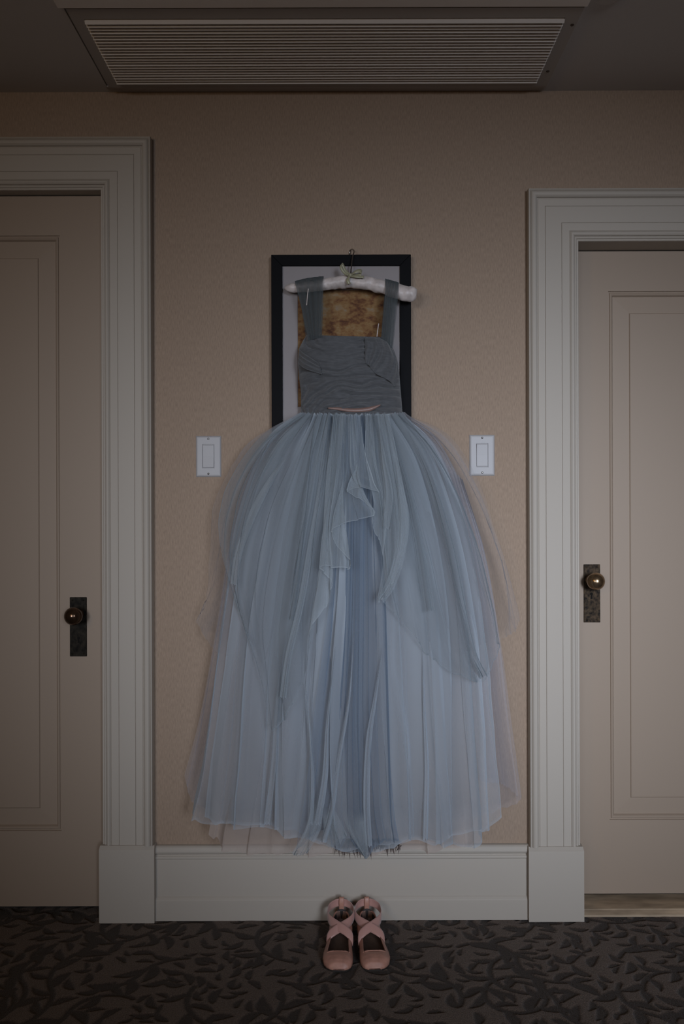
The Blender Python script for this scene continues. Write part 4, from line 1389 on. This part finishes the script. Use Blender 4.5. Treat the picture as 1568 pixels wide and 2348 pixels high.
# ------------------------------------------------------------------ shoes
def shoe(loc, rot, mirror, label):
    """local: heel at the origin, toe along -y, wearer's outer side at -x (flipped by mirror)"""
    sg = -1.0 if mirror else 1.0
    root = empty('ballet_flat', loc)
    root.rotation_euler = (0, 0, rot)
    tag(root, label, 'shoe', 'pair of pink ballet flats')
    L = .246
    st = [0, .012, .035, .08, .2, .4, .6, .74, .84, .91, .955, .982, 1.0]
    wo = [.0, .010, .0185, .0255, .0310, .0315, .0370, .0408, .0412, .0375, .0310, .0240, .0150]   # outer half width
    wi = [.0, .010, .0185, .0255, .0300, .0285, .0300, .0322, .0335, .0325, .0290, .0235, .0150]   # inner half width
    ns, nt = 70, 40
    s = np.concatenate([np.linspace(0, .1, 14)[:-1], np.linspace(.1, .86, 34)[:-1], 1 - (1 - np.linspace(0, 1, 24)) ** 2 * .14])
    ns = len(s)
    WO, WI = np.interp(s, st, wo), np.interp(s, st, wi)
    top = np.interp(s, [0, .05, .15, .3, .5, .7, .80, .88, .94, .975, 1], [.050, .0495, .046, .037, .030, .0285, .0290, .0285, .0255, .0205, .010])
    thr = .800
    P = np.zeros((ns, nt, 3))
    tt = np.linspace(0, math.pi, nt)
    for i in range(ns):
        for j, t in enumerate(tt):
            c, sn = math.cos(t), math.sin(t)
            w = WO[i] if c > 0 else WI[i]
            x = -math.copysign(abs(c) ** .62, c) * w
            z = .004 + (top[i] - .004) * abs(sn) ** .72
            fl = 1 + .05 * math.sin(min(1, abs(sn) * 1.4) * math.pi)      # side walls belly out a little
            P[i, j] = (sg * x * fl, -L * s[i], z)
    rng = np.random.default_rng(5 if mirror else 6)
    # keep walls below the open top; the vamp beyond the throat is closed
    faces = []
    it = int(np.searchsorted(s, thr))
    for i in range(ns - 1):
        for j in range(nt - 1):
            tm = (tt[j] + tt[j + 1]) / 2
            rise = min(tm, math.pi - tm)
            # rounded throat corners
            lim = .86 + .72 * max(0, (s[i] - (thr - .05)) / .05) ** 2
            if s[i] < s[it] and rise > lim:
                continue
            a = i * nt + j
            faces.append((a, a + nt, a + nt + 1, a + 1))
    faces.append(tuple((ns - 1) * nt + j for j in range(nt)))
    bm = bmesh.new()
    bv = [bm.verts.new(v) for v in P.reshape(-1, 3)]
    for f in faces:
        bm.faces.new([bv[k] for k in f])
    bmesh.ops.delete(bm, geom=[v for v in bm.verts if not v.link_faces], context='VERTS')
    bmesh.ops.remove_doubles(bm, verts=bm.verts[:], dist=2e-5)
    o = bm_obj('upper', bm, M['shoe'], root, True)
    o.data.materials.append(M['shoe_in'])
    sm = o.modifiers.new('s', 'SOLIDIFY'); sm.thickness = .0022; sm.offset = -1; sm.material_offset = 1; sm.material_offset_rim = 0
    # piping round the opening
    left = [P[i, int(round(.86 / math.pi * (nt - 1)))] for i in range(0, it + 1)]
    right = [P[i, nt - 1 - int(round(.86 / math.pi * (nt - 1)))] for i in range(0, it + 1)]
    mid = [P[it, j] for j in range(13, nt - 13)]
    loop = right[::-1] + left[1:] + mid
    loop = np.asarray(loop) + np.array([0, 0, .0004])
    v, f = tube(catmull(loop, 120), .0011, 6)
    mesh_obj('topline', v, f, M['shoe'], root, True)

    def plate(name, z0, z1, sh, m):
        n = 50
        q = np.linspace(0, 1, n)
        q = np.sin(q * math.pi / 2 * .999) ** 1.0 if False else np.concatenate([np.linspace(0, .1, 14)[:-1], np.linspace(.1, .9, n - 26)[:-1], np.linspace(.9, 1, 14)])
        a = [(-np.interp(k, st, wo) * sh * sg, -L * k) for k in q]
        b = [(np.interp(k, st, wi) * sh * sg, -L * k) for k in q[::-1]]
        ring = a + b
        bm = bmesh.new()
        lo = [bm.verts.new((x, y, z0)) for x, y in ring]
        hi = [bm.verts.new((x, y, z1)) for x, y in ring]
        bm.faces.new(lo); bm.faces.new(hi)
        for k in range(len(ring)):
            k2 = (k + 1) % len(ring)
            bm.faces.new((lo[k], lo[k2], hi[k2], hi[k]))
        bmesh.ops.remove_doubles(bm, verts=bm.verts[:], dist=1e-5)
        return bm_obj(name, bm, m, root)
    plate('sole', .0005, .0055, .985, M['sole'])['label'] = 'dark sole'
    ins = plate('insole', .0055, .0075, .90, M['insole'])
    ins['label'] = 'brown insole'
    for cx, cy, r in ((-.012, -.176, .0105), (.012, -.184, .0120)):
        arc = [(sg * cx + r * math.cos(w), cy - .6 * r * (1 - math.sin(w)), .0078) for w in np.linspace(.1, math.pi - .1, 18)]
        v, f = tube(arc, .0007, 6)
        mesh_obj('toe_crease', v, f, M['sole'], ins, True)
    # grey heel lining seen inside the back
    bm = bmesh.new()
    rows = []
    for w in np.linspace(math.radians(-80), math.radians(80), 24):
        x, y = .0235 * math.sin(w), -.0262 + .0245 * math.cos(w)
        ht = .047 - .020 * (abs(w) / 1.4) ** 2.2
        rows.append([bm.verts.new((x * (1 - .12 * k), y - .002 * k, .007 + (ht - .007) * k)) for k in np.linspace(0, 1, 8)])
    for i in range(23):
        for k in range(7):
            bm.faces.new((rows[i][k], rows[i + 1][k], rows[i + 1][k + 1], rows[i][k + 1]))
    h = bm_obj('heel_lining', bm, M['counter'], root, True)
    h.modifiers.new('s', 'SOLIDIFY').thickness = .0012
    h['label'] = 'dark grey heel lining'

    def ribbon(name, pts, width, seed, twist=0.0):
        n = 70
        Pp = catmull([(sg * p[0], p[1], p[2]) for p in pts], n)
        V = []
        rg = np.random.default_rng(seed)
        wob = noise1(n, 9, rg)
        cols = np.linspace(-1, 1, 7)
        for i in range(n):
            fr = np.clip((-Pp[i, 1] - .02) / .07, 0, 1)
            wd = np.array([0, .62 * fr, 1 - .30 * fr])
            wd /= np.linalg.norm(wd)
            nrm = np.array([Pp[i, 0] * 18, -.6 if Pp[i, 1] < -.05 else .3, .35 * fr])
            nrm /= np.linalg.norm(nrm)
            for c in cols:
                V.append(Pp[i] + wd * c * width * (.78 + .22 * fr) / 2 + nrm * (.0012 * (1 - c * c) + .0008 * wob[i] * c))
        k = mesh_obj(name, V, grid_faces(n, 7), M['ribbon'], root, True)
        sm = k.modifiers.new('s', 'SOLIDIFY'); sm.thickness = .0010
        return k
    wS = .0265
    ribbon('ankle_strap', [(-.0355, -.124, .020), (-.029, -.118, .030), (-.012, -.110, .040), (.008, -.097, .0455), (.027, -.074, .0485), (.0350, -.045, .0520), (.030, -.018, .0580), (.016, -.002, .062), (0, .0025, .063)], wS, 2)
    ribbon('ankle_strap', [(.0325, -.128, .020), (.028, -.122, .030), (.012, -.114, .041), (-.008, -.101, .0470), (-.028, -.077, .0500), (-.0358, -.045, .0525), (-.031, -.018, .0580), (-.016, -.002, .062), (0, .0040, .063)], wS, 7)
    # heel tab wrapping the strap
    tb = [(0, -.0022, .036), (0, -.0010, .048), (0, -.0035, .062), (0, .0000, .0755), (0, .0062, .075), (0, .0075, .060), (0, .0040, .044)]
    Pp = catmull(tb, 30)
    V = []
    for p in Pp:
        for c in (-1, -.5, 0, .5, 1):
            V.append(p + np.array([c * .0065, 0, 0]))
    k = mesh_obj('heel_tab', V, grid_faces(30, 5), M['shoe'], root, True)
    k.modifiers.new('s', 'SOLIDIFY').thickness = .001
    return root


shoe((W(783, 2100, .052).x, -.052, .0), math.radians(-1.5), False, 'pink ballet flat with crossed straps, the left one before the baseboard')
shoe((W(841, 2100, .052).x, -.050, .0), math.radians(3.0), True, 'pink ballet flat with crossed straps, the right one before the baseboard')
